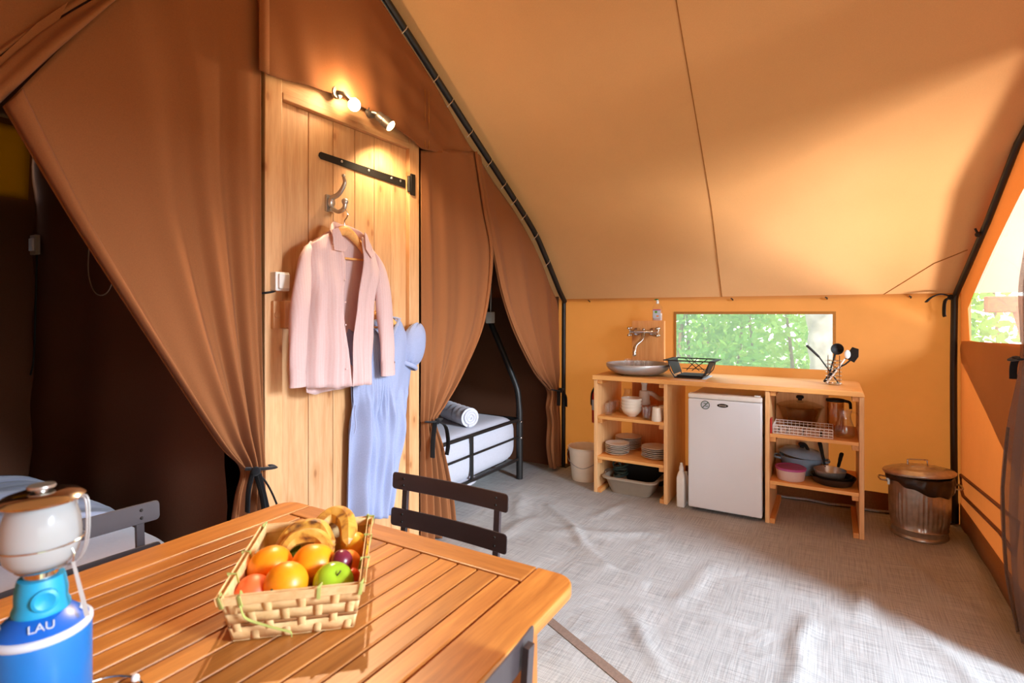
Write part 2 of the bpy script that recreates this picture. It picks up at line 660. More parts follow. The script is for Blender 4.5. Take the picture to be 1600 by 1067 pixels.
M['orange_fruit'] = plain('orange_peel', '#fa9a16', 0.38, 0.0, 0.06, 40, bump=0.25)
M['peach'] = plain('peach_skin', '#f0703a', 0.45, 0.0, 0.14, 14)
M['apricot'] = plain('apricot_skin', '#f28a2c', 0.5, 0.0, 0.1, 18)
M['nectarine'] = plain('nectarine_skin', '#d84820', 0.3, 0.0, 0.2, 18)
M['plum'] = plain('plum_skin', '#6e1f33', 0.3, 0.0, 0.12, 18)
M['apple'] = plain('green_apple_skin', '#a2c42e', 0.22, 0.0, 0.12, 16, coat=0.2)
M['lemon'] = plain('yellow_peel', '#e2a428', 0.4, 0.0, 0.08, 30, bump=0.2)
M['stem'] = plain('fruit_stem', '#4e4a24', 0.8, 0.0, 0.1)
M['bark'] = plain('pale_bark', '#b0a394', 0.9, 0.0, 0.16, 9, bump=0.6)
M['twig'] = plain('brown_twig', '#8a6f50', 0.9, 0.0, 0.15, 9)
M['leaf_a'] = canvas('leaf_mid', '#5e8a3e', 0.45, '#b8e060', mottling=0.35)
M['leaf_b'] = canvas('leaf_light', '#86ac4c', 0.45, '#dcf07c', mottling=0.35)
M['grass'] = plain('meadow', '#a9a878', 0.9, 0.0, 0.3, 3)


def banana_mat():
    w = N('ripe_banana')
    v = w.coords()
    n1 = w.n('TexNoise', Vector=v, Scale=26.0, Detail=4.0, Distortion=0.6)
    colr = w.ramp(n1.outputs[0], [(0.30, lin('#5a3820')), (0.40, lin('#a86e2a')), (0.50, lin('#d09a3c')), (0.7, lin('#dcb05a'))])
    b = w.n('BsdfPrincipled', Roughness=0.45)
    w.set(b, 'Base Color', colr)
    return w.surf(b.outputs[0])


def globe_mat():
    w = N('frosted_globe')
    nz = w.n('TexNoise', Vector=w.coords(), Scale=10.0)
    colr = w.ramp(nz.outputs[0], [(0.3, lin('#c6c8ca')), (0.7, lin('#d2d2d2'))])
    b = w.n('BsdfPrincipled', Roughness=0.15)
    w.set(b, 'Base Color', colr)
    t = w.n('BsdfTranslucent')
    w.set(t, 'Color', colr)
    mx = w.n('MixShader')
    mx.inputs[0].default_value = 0.45
    w.t.links.new(b.outputs[0], mx.inputs[1])
    w.t.links.new(t.outputs[0], mx.inputs[2])
    return w.surf(mx.outputs[0])


M['banana'] = banana_mat()
M['frost'] = globe_mat()
wg = N('lit_lamp')
em = wg.n('Emission', Color=lin('#ffe6b8'), Strength=60.0)
M['lamp_on'] = wg.surf(em.outputs[0])
wg = N('lit_lamp_aside')
em = wg.n('Emission', Color=lin('#ffdca0'), Strength=9.0)
M['lamp_side'] = wg.surf(em.outputs[0])


# ------------------------------------------------------------------ the setting
XB, YP, YF = 4.436, 2.08, -0.72        # rear wall, bedroom partition, front gable
RIDGE = 1.95


def front_y(x, z):
    return -0.71 - 0.065 * max(0.0, 4.4 - x) * z if x > 1.0 else -0.71 - 0.221 * z


def roof_z(x):
    d = abs(x - RIDGE)
    if d <= 1.78:
        return 3.235 - 0.612 * d
    if d <= 1.92:                        # canvas bends softly over the frame
        return 2.146 - (d - 1.78) * 0.74
    return 2.042 - (d - 1.92) * 0.985


# ground sheet with creases
CREASES = [((3.40, 1.70), (2.73, 1.04), .020, .03), ((2.70, .10), (2.20, .12), .020, .035), ((3.16, -.135), (2.88, -.11), .018, .04),
           ((2.36, .78), (2.05, .565), .014, .03), ((2.80, 1.25), (2.66, .82), .014, .03), ((3.05, .55), (2.55, .62), .008, .04),
           ((2.45, .45), (2.30, .05), .010, .03), ((2.60, .62), (2.52, .25), .010, .03), ((3.3, .9), (3.0, 1.5), .010, .04),
           ((3.75, 1.25), (3.35, 1.35), .010, .04), ((2.05, .2), (1.9, -.3), .012, .04), ((3.6, -.35), (3.2, -.5), .014, .05),
           ((4.2, -.66), (3.3, -.62), .03, .06), ((3.0, -.25), (2.45, -.5), .012, .04), ((3.1, 1.7), (2.6, 1.75), .014, .05),
           ((3.5, 2.0), (3.1, 1.8), .014, .04)]


def floor_z(x, y):
    z = 0.0
    for (a, b, h, w_) in CREASES:
        ax, ay = a
        dx, dy = b[0] - ax, b[1] - ay
        L2 = dx * dx + dy * dy
        t = ((x - ax) * dx + (y - ay) * dy) / L2
        tt = min(1, max(0, t))
        wob = 0.018 * math.sin(9 * t + ax * 5)
        q = math.hypot(x - ax - tt * dx + wob * dy, y - ay - tt * dy - wob * dx)
        z += h * math.exp(-(q / w_) ** 2) * (0.6 + 0.4 * math.sin(PI * tt))
    return z


nx, ny = 230, 230
fx = [-0.55 + 5.05 * i / nx for i in range(nx + 1)]
fy = [-0.80 + 4.85 * (j / ny) for j in range(ny + 1)]
mb = MB()
mb.grid(lambda u, v: (-0.55 + 5.05 * u, -0.80 + 4.85 * v, floor_z(-0.55 + 5.05 * u, -0.80 + 4.85 * v)), nx, ny)
FLOOR = struct(mb.build('floor', M['floor'], sharp=0), 'grey woven groundsheet with creases')
mb = MB()
P0, P1 = Vector((2.26, 1.33, 0)), Vector((1.70, 0.25, 0))
dr = (P1 - P0).normalized()
sd = Vector((-dr.y, dr.x, 0)) * 0.022
mb.grid(lambda u, v: (lambda p: (p.x, p.y, floor_z(p.x, p.y) + 0.003))(P0 + (P1 - P0) * v + sd * (2 * u - 1)), 1, 60)
mb.build('floor_seam', M['seam_dark'], FLOOR)

# ground outside
mb = MB()
mb.box(-14, 30, -18, 22, -0.26, -0.20)
struct(mb.build('ground', M['grass']))
# porch deck boards in front of the tent
deck = struct_root('deck', 'weathered boards in front of the tent', (2, -2, -0.1))
mb = MB()
mb.box(-2.2, 2.9, -0.06, 0.06, -0.03, 0.03)
first = None
for i in range(24):
    if first is None:
        first = mb.build('plank', M['deck'], deck, local=True, bevel=0.004, seg=1)
        o = first
    else:
        o = first.copy()
        COL.objects.link(o)
    o.location = (0.0, 1.0 - i * 0.128, 0)

# roof
def roof_mesh(y_of, y1, nu, nv, lift=0.0):
    m = MB()
    xs = [4.455 - (4.455 + 0.56) * i / nu for i in range(nu + 1)]

    def fn(u, v):
        x = xs[int(round(u * nu))]
        z = roof_z(x)
        ya = y_of(x, z)
        y = ya + (y1 - ya) * v
        belly = 0.018 * math.sin(PI * min(1, max(0, (x - 1.95) / 2.5))) * math.sin(PI * min(1, max(0, (y + .7) / 2.8)))
        return (x, y, z - belly + lift)
    m.grid(fn, nu, nv)
    return m


CEIL = struct(roof_mesh(lambda x, z: front_y(x, z) - 0.03, 4.1, 96, 24).build('ceiling', M['roof'], sharp=0), 'ochre canvas roof')
mb = MB()
def seam_pt(x):
    y = 0.735 - 0.055 * (4.436 - x)
    belly = 0.018 * math.sin(PI * min(1, max(0, (x - 1.95) / 2.5))) * math.sin(PI * min(1, max(0, (y + .7) / 2.8)))
    return (x, y, roof_z(x) - belly - 0.003)
mb.tube([seam_pt(4.44 - 2.4 * i / 40) for i in range(41)], 0.0028, 5)
mb.build('roof_seam', M['hem'], CEIL)
mb = MB()
mb.tube([(4.44, -0.30, roof_z(4.44) - .002), (4.25, -0.55, roof_z(4.25) - .004), (4.18, -0.70, roof_z(4.18) - .004)], 0.003, 5)
mb.build('roof_seam', M['hem'], CEIL)
# porch roof, paler cloth in the sun
pr = tag(roof_mesh(lambda x, z: -3.3, -0.70, 60, 12, 0.016).build('awning', M['porch'], sharp=0), 'pale pinkish porch awning seen through the front window', 'awning')
for (y0, x0, x1) in ((-1.05, 4.4, 2.9), (-1.25, 4.4, 2.9), (-1.5, 4.4, 2.9)):
    mb = MB()
    mb.tube([(x0 - (x0 - x1) * i / 20, y0 - 0.1 * i / 20, roof_z(x0 - (x0 - x1) * i / 20) - 0.012) for i in range(21)], 0.004, 5)
    mb.build('roof_seam', M['hem'], pr)

# rear wall with its window hole
WY0, WY1, WZ0, WZ1 = -0.004, 1.084, 0.950, 1.346
EAVE = 1.472
mb = MB()
ys = [-0.76, WY0, WY1, 2.14, 3.2, 4.05]
zs = [0.0, 0.13, WZ0, WZ1, EAVE + 0.01]
for a in range(len(ys) - 1):
    for b in range(len(zs) - 1):
        if a == 1 and b == 2:
            continue
        mb.add([(XB, ys[a], zs[b]), (XB, ys[a + 1], zs[b]), (XB, ys[a + 1], zs[b + 1]), (XB, ys[a], zs[b + 1])], [(0, 1, 2, 3)])
WALLB = struct(mb.build('wall_back', M['wall'], weld=True, sharp=0), 'orange canvas rear wall')
mb = MB()
mb.box(XB - 0.008, XB - 0.002, -0.70, 2.05, 0.0, 0.135)
struct(mb.build('baseboard_back', M['skirt'], bevel=0.002), 'brown skirt along the rear wall')
mb = MB()
mb.tube([(XB - 0.02, -0.68 + 2.1 * i / 30, 0.014 + 0.004 * math.sin(i * 1.7)) for i in range(31)], 0.014, 6, flat=0.6)
struct(mb.build('trim_1', M['floor']), 'pale rolled edge of the groundsheet')
win1 = struct_root('window_1', 'rear window with trees outside', (XB, 0.54, 1.15))
mb = MB()
mb.box(XB + 0.001, XB + 0.003, WY0, WY1, WZ0, WZ1)
mb.build('pane', M['vinyl'], win1)
for (a, b, c, d) in ((WY0 - 0.02, WY1 + 0.02, WZ1, WZ1 + 0.02), (WY0 - 0.02, WY0, WZ0, WZ1), (WY1, WY1 + 0.02, WZ0, WZ1)):
    mb = MB()
    mb.box(XB - 0.006, XB - 0.001, a, b, c, d)
    mb.build('window_frame', M['hem'], win1, bevel=0.001, seg=1)
for yy in (1.83, 0.655, 0.03, -0.45):
    mb = MB()
    mb.tube([(XB - 0.006, yy, EAVE - 0.018), (XB - 0.022, yy, EAVE - 0.012), (XB - 0.022, yy + 0.012, EAVE - 0.004)], 0.005, 6)
    mb.build('eave_toggle', M['black'], WALLB)

# front gable wall, window polygon cut out
WIN2 = [(4.252, 1.186), (4.294, 1.382), (3.925, 1.687), (3.58, 1.972), (3.08, 2.30), (3.08, 1.186)]
mb = MB()


def strip(x0, x1, zlo, zhi, n=10):
    """a vertical strip of the front wall between two height curves"""
    def fn(u, v):
        x = x0 + (x1 - x0) * u
        a, b = zlo(x), zhi(x)
        z = a + (b - a) * v
        return (x, front_y(x, z), z)
    mb.grid(fn, n, n)


def wtop(x):
    P = [(4.294, 1.382), (3.925, 1.687), (3.58, 1.972), (3.08, 2.30)]
    for (xa, za), (xb, zb) in zip(P, P[1:]):
        if x <= xa and x >= xb:
            return za + (zb - za) * (x - xa) / (xb - xa)
    return 1.186 if x > 4.294 else 2.30


strip(4.44, 4.294, lambda x: 0.0, lambda x: roof_z(x) + 0.01, 4)
strip(4.294, 4.252, lambda x: 0.0, lambda x: 1.186 + (1.382 - 1.186) * (x - 4.252) / 0.042, 3)
strip(4.252, 3.05, lambda x: 0.0, lambda x: 1.186, 14)
strip(4.294, 3.08, wtop, lambda x: roof_z(x) + 0.01, 16)
strip(3.08, 2.66, lambda x: 1.186, lambda x: roof_z(x) + 0.01, 8)
strip(2.66, 0.6, lambda x: 2.05, lambda x: roof_z(x) + 0.01, 16)
strip(0.6, -0.3, lambda x: 2.05 if x > 0.2 else 1.45 + 0.6 * (x + .3) / .5, lambda x: roof_z(x) + 0.01, 12)
strip(3.05, 2.66, lambda x: 0.0, lambda x: 1.186, 8)
WF = struct(mb.build('wall_front', M['front'], sharp=0), 'orange canvas front gable beside the entrance')
win2 = struct_root('window_2', 'hazy clear window in the front gable', (3.6, -0.75, 1.5))
mb = MB()
mb.add([(x, front_y(x, z) - 0.003, z) for x, z in WIN2], [tuple(range(6))])
mb.build('pane', M['vinyl_front'], win2)
mb = MB()   # cloth flap hanging under the window
flap = [(4.352, 1.178), (4.395, 1.150), (4.405, 1.115), (4.378, 1.045), (4.22, 0.97), (4.051, 0.889), (3.84, 0.79), (3.642, 0.697), (3.45, 0.62), (3.30, 0.56), (3.30, 1.205), (3.448, 1.205)]
mb.add([(x, front_y(x, z) + 0.008, z) for x, z in flap], [tuple(range(len(flap)))])
mb.build('window_flap', M['flap'], win2, solid=0.003)
mb = MB()
mb.grid(lambda u, v: (4.42 - 1.7 * u, front_y(4.42 - 1.7 * u, .14 * v) + 0.006, 0.0 + 0.14 * v), 16, 2)
struct(mb.build('baseboard_front', M['hem'], solid=0.003), 'brown skirt along the front gable')
# stitched pocket outline low on the front wall
pk = [(4.40, .325), (3.60, .379), (3.30, .395), (3.30, .245), (3.547, .262), (4.335, .212), (4.40, .25)]
mb = MB()
pts = [(x, front_y(x, z) + 0.006, z) for x, z in pk]
mb.tube(pts, 0.010, 6, closed=True)
mb.build('pocket_hem', M['skirt'], WF)
# other walls of the tent, behind and beside the camera
mb = MB()
mb.box(-0.56, -0.555, -0.75, 4.05, 0, 1.48)
struct(mb.build('wall_left', M['wall']), 'orange canvas wall behind the camera')

# bedroom inner tents (dark brown cotton)
def wallgrid(name, fn, nu, nv, mat, label):
    m = MB()
    m.grid(fn, nu, nv)
    return struct(m.build(name, mat, sharp=0), label)


def sag(a, b):
    return 0.012 * math.sin(9 * a + 2 * b) + 0.008 * math.sin(17 * b + 3 * a)


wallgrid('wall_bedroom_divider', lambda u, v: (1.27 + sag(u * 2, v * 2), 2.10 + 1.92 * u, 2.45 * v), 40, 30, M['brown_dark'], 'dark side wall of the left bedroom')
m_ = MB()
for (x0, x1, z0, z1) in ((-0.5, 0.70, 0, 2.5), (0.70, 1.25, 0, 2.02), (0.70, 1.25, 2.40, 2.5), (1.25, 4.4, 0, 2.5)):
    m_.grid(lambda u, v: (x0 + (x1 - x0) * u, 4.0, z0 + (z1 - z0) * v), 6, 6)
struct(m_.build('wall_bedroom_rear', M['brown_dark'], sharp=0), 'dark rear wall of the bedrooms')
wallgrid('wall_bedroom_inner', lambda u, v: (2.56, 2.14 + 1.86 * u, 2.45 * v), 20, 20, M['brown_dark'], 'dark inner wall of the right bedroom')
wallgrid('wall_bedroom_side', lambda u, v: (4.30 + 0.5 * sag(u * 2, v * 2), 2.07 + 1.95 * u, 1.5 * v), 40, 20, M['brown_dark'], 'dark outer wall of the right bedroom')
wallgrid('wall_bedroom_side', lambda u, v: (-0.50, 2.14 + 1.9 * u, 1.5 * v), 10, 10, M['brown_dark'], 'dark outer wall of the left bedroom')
mb = MB()
for x in ((-0.52, 1.95), (1.95, 4.42)):
    n = 30
    mb.grid(lambda u, v: (x[0] + (x[1] - x[0]) * u, 2.16 + 1.88 * v, min(2.45, roof_z(x[0] + (x[1] - x[0]) * u) - 0.05)), n, 2)
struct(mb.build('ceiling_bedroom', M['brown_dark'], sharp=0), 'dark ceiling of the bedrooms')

RAF = [(4.345, 1.455), (4.24, 1.545), (4.05, 1.745), (3.86, 1.935), (3.76, 2.015), (3.66, 2.082), (3.30, 2.302), (2.90, 2.542), (2.12, 3.015), (1.95, 3.09)]


def raf_z(x):
    x = x if x >= 1.95 else 3.9 - x
    return float(np.interp(x, [p[0] for p in RAF][::-1], [p[1] for p in RAF][::-1]))


# partition: centre gable panel of brown cotton
HEM = [(1.372, 2.352), (1.405, 2.342), (1.62, 2.372), (1.85, 2.398), (2.13, 2.362), (2.28, 2.325), (2.41, 2.298), (2.70, 2.35), (2.965, 2.415)]


def hem_z(x):
    xs_ = [p[0] for p in HEM]
    return float(np.interp(x, xs_, [p[1] for p in HEM]))


mb = MB()


def gable_fn(u, v):
    x = 1.372 + (2.985 - 1.372) * u
    a = hem_z(x)
    b = raf_z(x) - (0.055 if x > 1.95 else 0.03)
    z = a + (b - a) * v
    y = 2.02 + 0.045 * min(1, max(0, (x - 2.35) / 0.3)) + 0.012 * math.sin(7 * x + 5 * v) * v + 0.006 * math.sin(30 * x + 8 * z) * (1 - v)
    # faint diagonal pull folds above the door
    y += 0.006 * math.sin(40 * (z + 0.35 * x)) * math.exp(-((x - 2.55) / 0.4) ** 2)
    return (x, y, z)


mb.grid(gable_fn, 80, 36)
WP = struct(mb.build('wall_partition', M['brown'], sharp=0, solid=0.004), 'brown cotton gable panel above the door')
# its hemmed left edge and the stitched band at right
mb = MB()
mb.grid(lambda u, v: (1.368 + 0.045 * u, 2.012, 2.345 + 0.46 * v), 2, 8)
mb.build('panel_hem', M['brown'], WP, solid=0.006)
for dx in (0.0, 0.035):
    mb = MB()
    mb.tube([(2.435 + dx, 2.030, 2.31 + 0.34 * i / 10) for i in range(11)], 0.0025, 5)
    mb.build('stitching', M['hem'], WP)


# curtains
def curtain(name, label, rows, y0, pleats, amp, nu=120, nv=90, phase=0.0, twist=1.2, tie=None, hem=True):
    """rows: control rows from top to bottom, each a list of (x,z); amp: pleat depth per row"""
    nr = len(rows)
    A = [np.array([a]) for a in amp]
    R = [[(p[0], y0, p[1]) for p in r] for r in rows]

    def fold(u, v):
        a = max(0.0, float(cr(A, v)[0]))
        w_ = u + 0.05 * math.sin(5.1 * u + phase)
        s = math.sin(2 * PI * pleats * w_ + phase + twist * v)
        s += min(1.0, v * 1.6) * 0.55 * math.sin(2 * PI * pleats * 2.3 * w_ + 1.7 + 2.0 * v)
        edge = 0.5 * math.exp(-((u - 0.035) / 0.02) ** 2)
        return (0.0, -a * (0.5 + 0.5 * s) - a * edge, 0.0)
    return cloth(R, fold, nu, nv)


def rr(*cols):
    return list(cols)


# --- large left curtain
rowsL = [
    rr((0.587, 1.945), (0.86, 2.394), (0.99, 2.56), (1.20, 2.72), (1.405, 2.82)),
    rr((0.675, 1.777), (0.915, 2.05), (1.08, 2.20), (1.25, 2.32), (1.405, 2.38)),
    rr((0.790, 1.566), (0.985, 1.72), (1.12, 1.82), (1.265, 1.90), (1.405, 1.95)),
    rr((1.010, 1.190), (1.125, 1.26), (1.21, 1.32), (1.305, 1.38), (1.405, 1.42)),
    rr((1.215, 0.850), (1.262, 0.88), (1.305, 0.90), (1.352, 0.93), (1.408, 0.95)),
    rr((1.312, 0.725), (1.330, 0.72), (1.350, 0.72), (1.378, 0.72), (1.410, 0.72)),
    rr((1.290, 0.600), (1.315, 0.60), (1.345, 0.60), (1.378, 0.60), (1.412, 0.60)),
    rr((1.245, 0.300), (1.280, 0.30), (1.325, 0.30), (1.370, 0.30), (1.414, 0.30)),
    rr((1.220, 0.012), (1.265, 0.012), (1.315, 0.012), (1.365, 0.012), (1.414, 0.012)),
]
cur = thing('curtain', 'large brown cotton curtain swept to the left jamb of the wooden door', 'curtain', (1.36, 2.05, 0))
curtain('cloth', '', rowsL, 2.055, 3.2, [0.006, 0.012, 0.022, 0.034, 0.045, 0.045, 0.045, 0.05, 0.05], 170, 110, phase=2.6, twist=0.9).build('cloth', M['brown'], cur, sharp=0, solid=0.004)
mb = MB()   # hem along the free edge
E0 = [np.array((r[0][0], 2.03, r[0][1])) for r in rowsL[:6]]
E1 = [np.array((r[0][0] * .87 + r[1][0] * .13, 2.025, r[0][1] * .87 + r[1][1] * .13)) for r in rowsL[:6]]
mb.grid(lambda u, v: tuple(cr(E0, v) * (1 - u) + cr(E1, v) * u + np.array((0, -0.024 * math.sin(PI * u) ** 0.8, 0))), 8, 50)
mb.build('hem', M['brown'], cur, sharp=0, solid=0.003)
mb = MB()   # zip flap along the upper left border
Z0 = [np.array(p) for p in ((0.52, 2.03, 1.86), (0.70, 2.02, 2.145), (0.865, 2.015, 2.39), (0.96, 2.02, 2.53))]
Z1 = [np.array(p) for p in ((0.50, 2.045, 1.93), (0.68, 2.035, 2.205), (0.85, 2.025, 2.415), (0.95, 2.03, 2.56))]
mb.grid(lambda u, v: tuple(cr(Z0, v) * (1 - u) + cr(Z1, v) * u + np.array((0, -0.020 * math.sin(PI * min(1, u * 1.6)) + 0.006 * math.sin(9 * v + 4 * u), 0))), 10, 40)
mb.build('hem', M['brown'], cur, sharp=0, solid=0.003)
mb = MB()   # inner facing of the opening, folded outward
mb.add([(0.50, 2.050, 1.955), (0.575, 2.045, 2.075), (0.66, 2.04, 2.215), (0.735, 2.035, 2.315), (0.70, 2.045, 2.205), (0.60, 2.05, 2.05), (0.50, 2.055, 1.90)], [tuple(range(7))])
mb.build('facing', M['brown'], cur, solid=0.004)
mb = MB()   # webbing tie and its bow
mb.tube(path([(1.300, 2.00, 0.735), (1.35, 1.965, 0.728), (1.415, 1.985, 0.715), (1.43, 2.02, 0.715)], 16), 0.016, 8, flat=0.3)
mb.tube(path([(1.318, 1.975, 0.728), (1.295, 1.97, 0.66), (1.292, 1.975, 0.57)], 12), 0.016, 6, flat=0.3)
mb.tube(path([(1.322, 1.97, 0.725), (1.345, 1.96, 0.62), (1.36, 1.96, 0.515)], 12), 0.016, 6, flat=0.3)
mb.tube(path([(1.325, 1.965, 0.725), (1.365, 1.95, 0.66), (1.41, 1.95, 0.555), (1.40, 1.95, 0.515), (1.372, 1.95, 0.53), (1.348, 1.95, 0.62), (1.328, 1.955, 0.715)], 30), 0.013, 6, flat=0.3)
mb.ball((1.322, 1.965, 0.725), 0.018, 10, 8)
mb.build('tie_strap', M['black_tape'], cur)

# --- upper left curtain, swept out of view to the left
rowsU = [
    rr((0.875, 2.45), (0.72, 2.42), (0.50, 2.30), (0.25, 2.14), (0.12, 2.05)),
    rr((0.735, 2.285), (0.63, 2.25), (0.45, 2.14), (0.24, 2.00), (0.10, 1.90)),
    rr((0.56, 2.06), (0.48, 2.02), (0.36, 1.92), (0.20, 1.80), (0.05, 1.70)),
    rr((0.20, 1.50), (0.14, 1.48), (0.06, 1.44), (-0.04, 1.40), (-0.12, 1.36)),
    rr((-0.16, 0.72), (-0.18, 0.72), (-0.20, 0.72), (-0.22, 0.72), (-0.24, 0.72)),
    rr((-0.10, 0.02), (-0.14, 0.02), (-0.18, 0.02), (-0.22, 0.02), (-0.26, 0.02)),
]
cur = thing('curtain', 'brown curtain filling the upper left corner above the dark slit', 'curtain', (0.0, 2.05, 0))
curtain('cloth', '', rowsU, 2.06, 2.6, [0.015, 0.02, 0.03, 0.04, 0.04, 0.04], 90, 70, phase=2.0).build('cloth', M['brown'], cur, sharp=0, solid=0.004)
mb = MB()
mb.box(-0.245, -0.155, 1.99, 2.07, 0.705, 0.735)
mb.build('tie_strap', M['black_tape'], cur, bevel=0.004)

# --- curtain beside the door
rowsA = [
    rr((2.975, 2.43), (2.83, 2.40), (2.68, 2.37), (2.54, 2.33), (2.43, 2.30)),
    rr((3.085, 2.057), (2.90, 2.05), (2.72, 2.05), (2.56, 2.05), (2.432, 2.05)),
    rr((3.175, 1.756), (2.96, 1.74), (2.75, 1.72), (2.58, 1.70), (2.434, 1.70)),
    rr((3.070, 1.306), (2.90, 1.30), (2.73, 1.30), (2.57, 1.30), (2.436, 1.30)),
    rr((2.825, 0.977), (2.71, 0.96), (2.61, 0.95), (2.51, 0.95), (2.436, 0.95)),
    rr((2.630, 0.798), (2.57, 0.79), (2.52, 0.785), (2.475, 0.78), (2.436, 0.78)),
    rr((2.530, 0.715), (2.505, 0.712), (2.48, 0.71), (2.455, 0.71), (2.436, 0.71)),
    rr((2.590, 0.540), (2.55, 0.54), (2.515, 0.54), (2.475, 0.54), (2.438, 0.54)),
    rr((2.680, 0.240), (2.62, 0.24), (2.56, 0.24), (2.50, 0.24), (2.440, 0.24)),
    rr((2.720, 0.012), (2.65, 0.012), (2.58, 0.012), (2.51, 0.012), (2.440, 0.012)),
]
cur = thing('curtain', 'brown curtain hanging against the right jamb of the door and tied low', 'curtain', (2.5, 2.05, 0))
curtain('cloth', '', rowsA, 2.06, 3.6, [0.005, 0.008, 0.012, 0.02, 0.032, 0.035, 0.035, 0.045, 0.05, 0.05], 130, 110, phase=1.1, twist=0.7).build('cloth', M['brown'], cur, sharp=0, solid=0.004)
mb = MB()
mb.tube(path([(2.545, 2.0, 0.725), (2.50, 1.985, 0.722), (2.44, 1.99, 0.725), (2.425, 2.02, 0.725)], 14), 0.016, 8, flat=0.3)
mb.tube(path([(2.47, 1.985, 0.722), (2.445, 1.98, 0.62), (2.44, 1.98, 0.52)], 10), 0.018, 6, flat=0.3)
mb.tube(path([(2.49, 1.985, 0.722), (2.55, 1.97, 0.68), (2.575, 1.97, 0.58), (2.56, 1.97, 0.51)], 12), 0.018, 6, flat=0.3)
mb.ball((2.485, 1.98, 0.722), 0.018, 10, 8)
mb.build('tie_strap', M['black_tape'], cur)

# --- curtain next to the rear wall
cur_door = cur
rowsB = [
    rr((2.985, 2.43), (3.35, 2.215), (3.72, 1.985), (4.03, 1.69), (4.24, 1.46)),
    rr((3.095, 2.09), (3.43, 1.96), (3.78, 1.80), (4.06, 1.57), (4.24, 1.40)),
    rr((3.206, 1.757), (3.53, 1.68), (3.84, 1.57), (4.08, 1.42), (4.24, 1.28)),
    rr((3.309, 1.489), (3.60, 1.44), (3.88, 1.36), (4.09, 1.26), (4.24, 1.17)),
    rr((3.490, 1.206), (3.73, 1.17), (3.95, 1.12), (4.12, 1.06), (4.24, 1.01)),
    rr((3.791, 0.889), (3.92, 0.87), (4.04, 0.86), (4.15, 0.85), (4.24, 0.84)),
    rr((4.060, 0.705), (4.10, 0.70), (4.14, 0.70), (4.18, 0.70), (4.215, 0.70)),
    rr((4.050, 0.560), (4.09, 0.56), (4.14, 0.55), (4.19, 0.55), (4.23, 0.55)),
    rr((4.080, 0.420), (4.12, 0.42), (4.16, 0.41), (4.20, 0.41), (4.235, 0.41)),
    rr((4.060, 0.240), (4.10, 0.24), (4.15, 0.24), (4.20, 0.24), (4.25, 0.24)),
    rr((4.120, 0.030), (4.15, 0.03), (4.19, 0.03), (4.23, 0.03), (4.26, 0.03)),
]
cur = thing('curtain', 'brown curtain gathered beside the black upright at the rear wall', 'curtain', (4.15, 2.05, 0))
curtain('cloth', '', rowsB, 2.07, 3.4, [0.008, 0.02, 0.03, 0.035, 0.04, 0.045, 0.04, 0.04, 0.045, 0.045, 0.04], 130, 110, phase=0.2, twist=1.2).build('cloth', M['brown'], cur, sharp=0, solid=0.004)
mb = MB()
mb.tube(path([(4.05, 2.02, 0.715), (4.12, 1.985, 0.70), (4.22, 2.0, 0.70), (4.25, 2.04, 0.70)], 14), 0.018, 8, flat=0.35)
mb.tube(path([(4.17, 1.985, 0.70), (4.22, 1.97, 0.64), (4.23, 1.97, 0.55)], 10), 0.018, 6, flat=0.3)
mb.tube(path([(4.12, 1.985, 0.70), (4.09, 1.97, 0.64), (4.085, 1.97, 0.58)], 10), 0.018, 6, flat=0.3)
mb.ball((4.14, 1.98, 0.70), 0.022, 10, 8)
mb.build('tie_strap', M['black_tape'], cur)

def edge_hem(c_, rows, n, y, w=0.12):
    a = [np.array((r[0][0], y, r[0][1])) for r in rows[:n]]
    b = [np.array((r[0][0] * (1 - w) + r[1][0] * w, y - 0.004, r[0][1] * (1 - w) + r[1][1] * w)) for r in rows[:n]]
    m = MB()
    m.grid(lambda u, v: tuple(cr(a, v) * (1 - u) + cr(b, v) * u + np.array((0, -0.016 * math.sin(PI * u) ** 0.8, 0))), 8, 50)
    m.build('hem', M['brown'], c_, sharp=0, solid=0.003)


edge_hem(cur, rowsB, 7, 2.055, 0.16)
edge_hem(cur_door, rowsA, 7, 2.045, 0.16)
# tent frame: rafters , uprights, lacing
fr = thing('tent_frame', 'black steel gable frame in front of the brown bedroom partition', 'tent frame', (4.33, 2.06, 0))
raf = [(x, 2.035, z) for x, z in RAF] + [(3.9 - x, 2.035, z) for x, z in RAF[::-1][1:]]
mb = MB()
mb.tube(raf, 0.021, 12)
mb.build('rafter', M['black'], fr)
mb = MB()
mb.tube([(4.35, 2.05, 0.0), (4.36, 2.05, 1.47)], 0.019, 10)
mb.build('upright', M['black'], fr)
mb = MB()
mb.box(4.30, 4.40, 2.00, 2.10, 0.0, 0.006)
mb.build('base_plate', M['black'], fr, bevel=0.002)
for i, t in enumerate((0.03, 0.16, 0.23, 0.33, 0.44, 0.53, 0.60, 0.67, 0.76, 0.86)):
    x = 2.2 + (4.3 - 2.2) * t
    z = raf_z(x)
    mb = MB()
    mb.tube([(x - 0.024, 2.04, z - 0.046), (x - 0.010, 2.013, z - 0.016), (x + 0.000, 2.011, z + 0.004)], 0.0032, 6)
    mb.ball((x - 0.024, 2.038, z - 0.046), 0.006, 8, 6)
    mb.build('lacing_hook', M['steel'], fr)
fr = thing('tent_frame', 'black steel gable frame at the front wall behind the trash can', 'tent frame', (4.40, -0.67, 0))
mb = MB()
rf = [(4.405, -0.675, 1.44), (4.40, -0.68, 1.475), (4.20, -0.705, 1.63), (3.94, -0.745, 1.86), (3.616, -0.80, 2.20), (3.2, -0.86, 2.44), (2.6, -0.90, 2.79), (1.95, -0.9, 3.17)]
mb.tube(rf, 0.017, 10)
mb.build('rafter', M['black'], fr)
mb = MB()
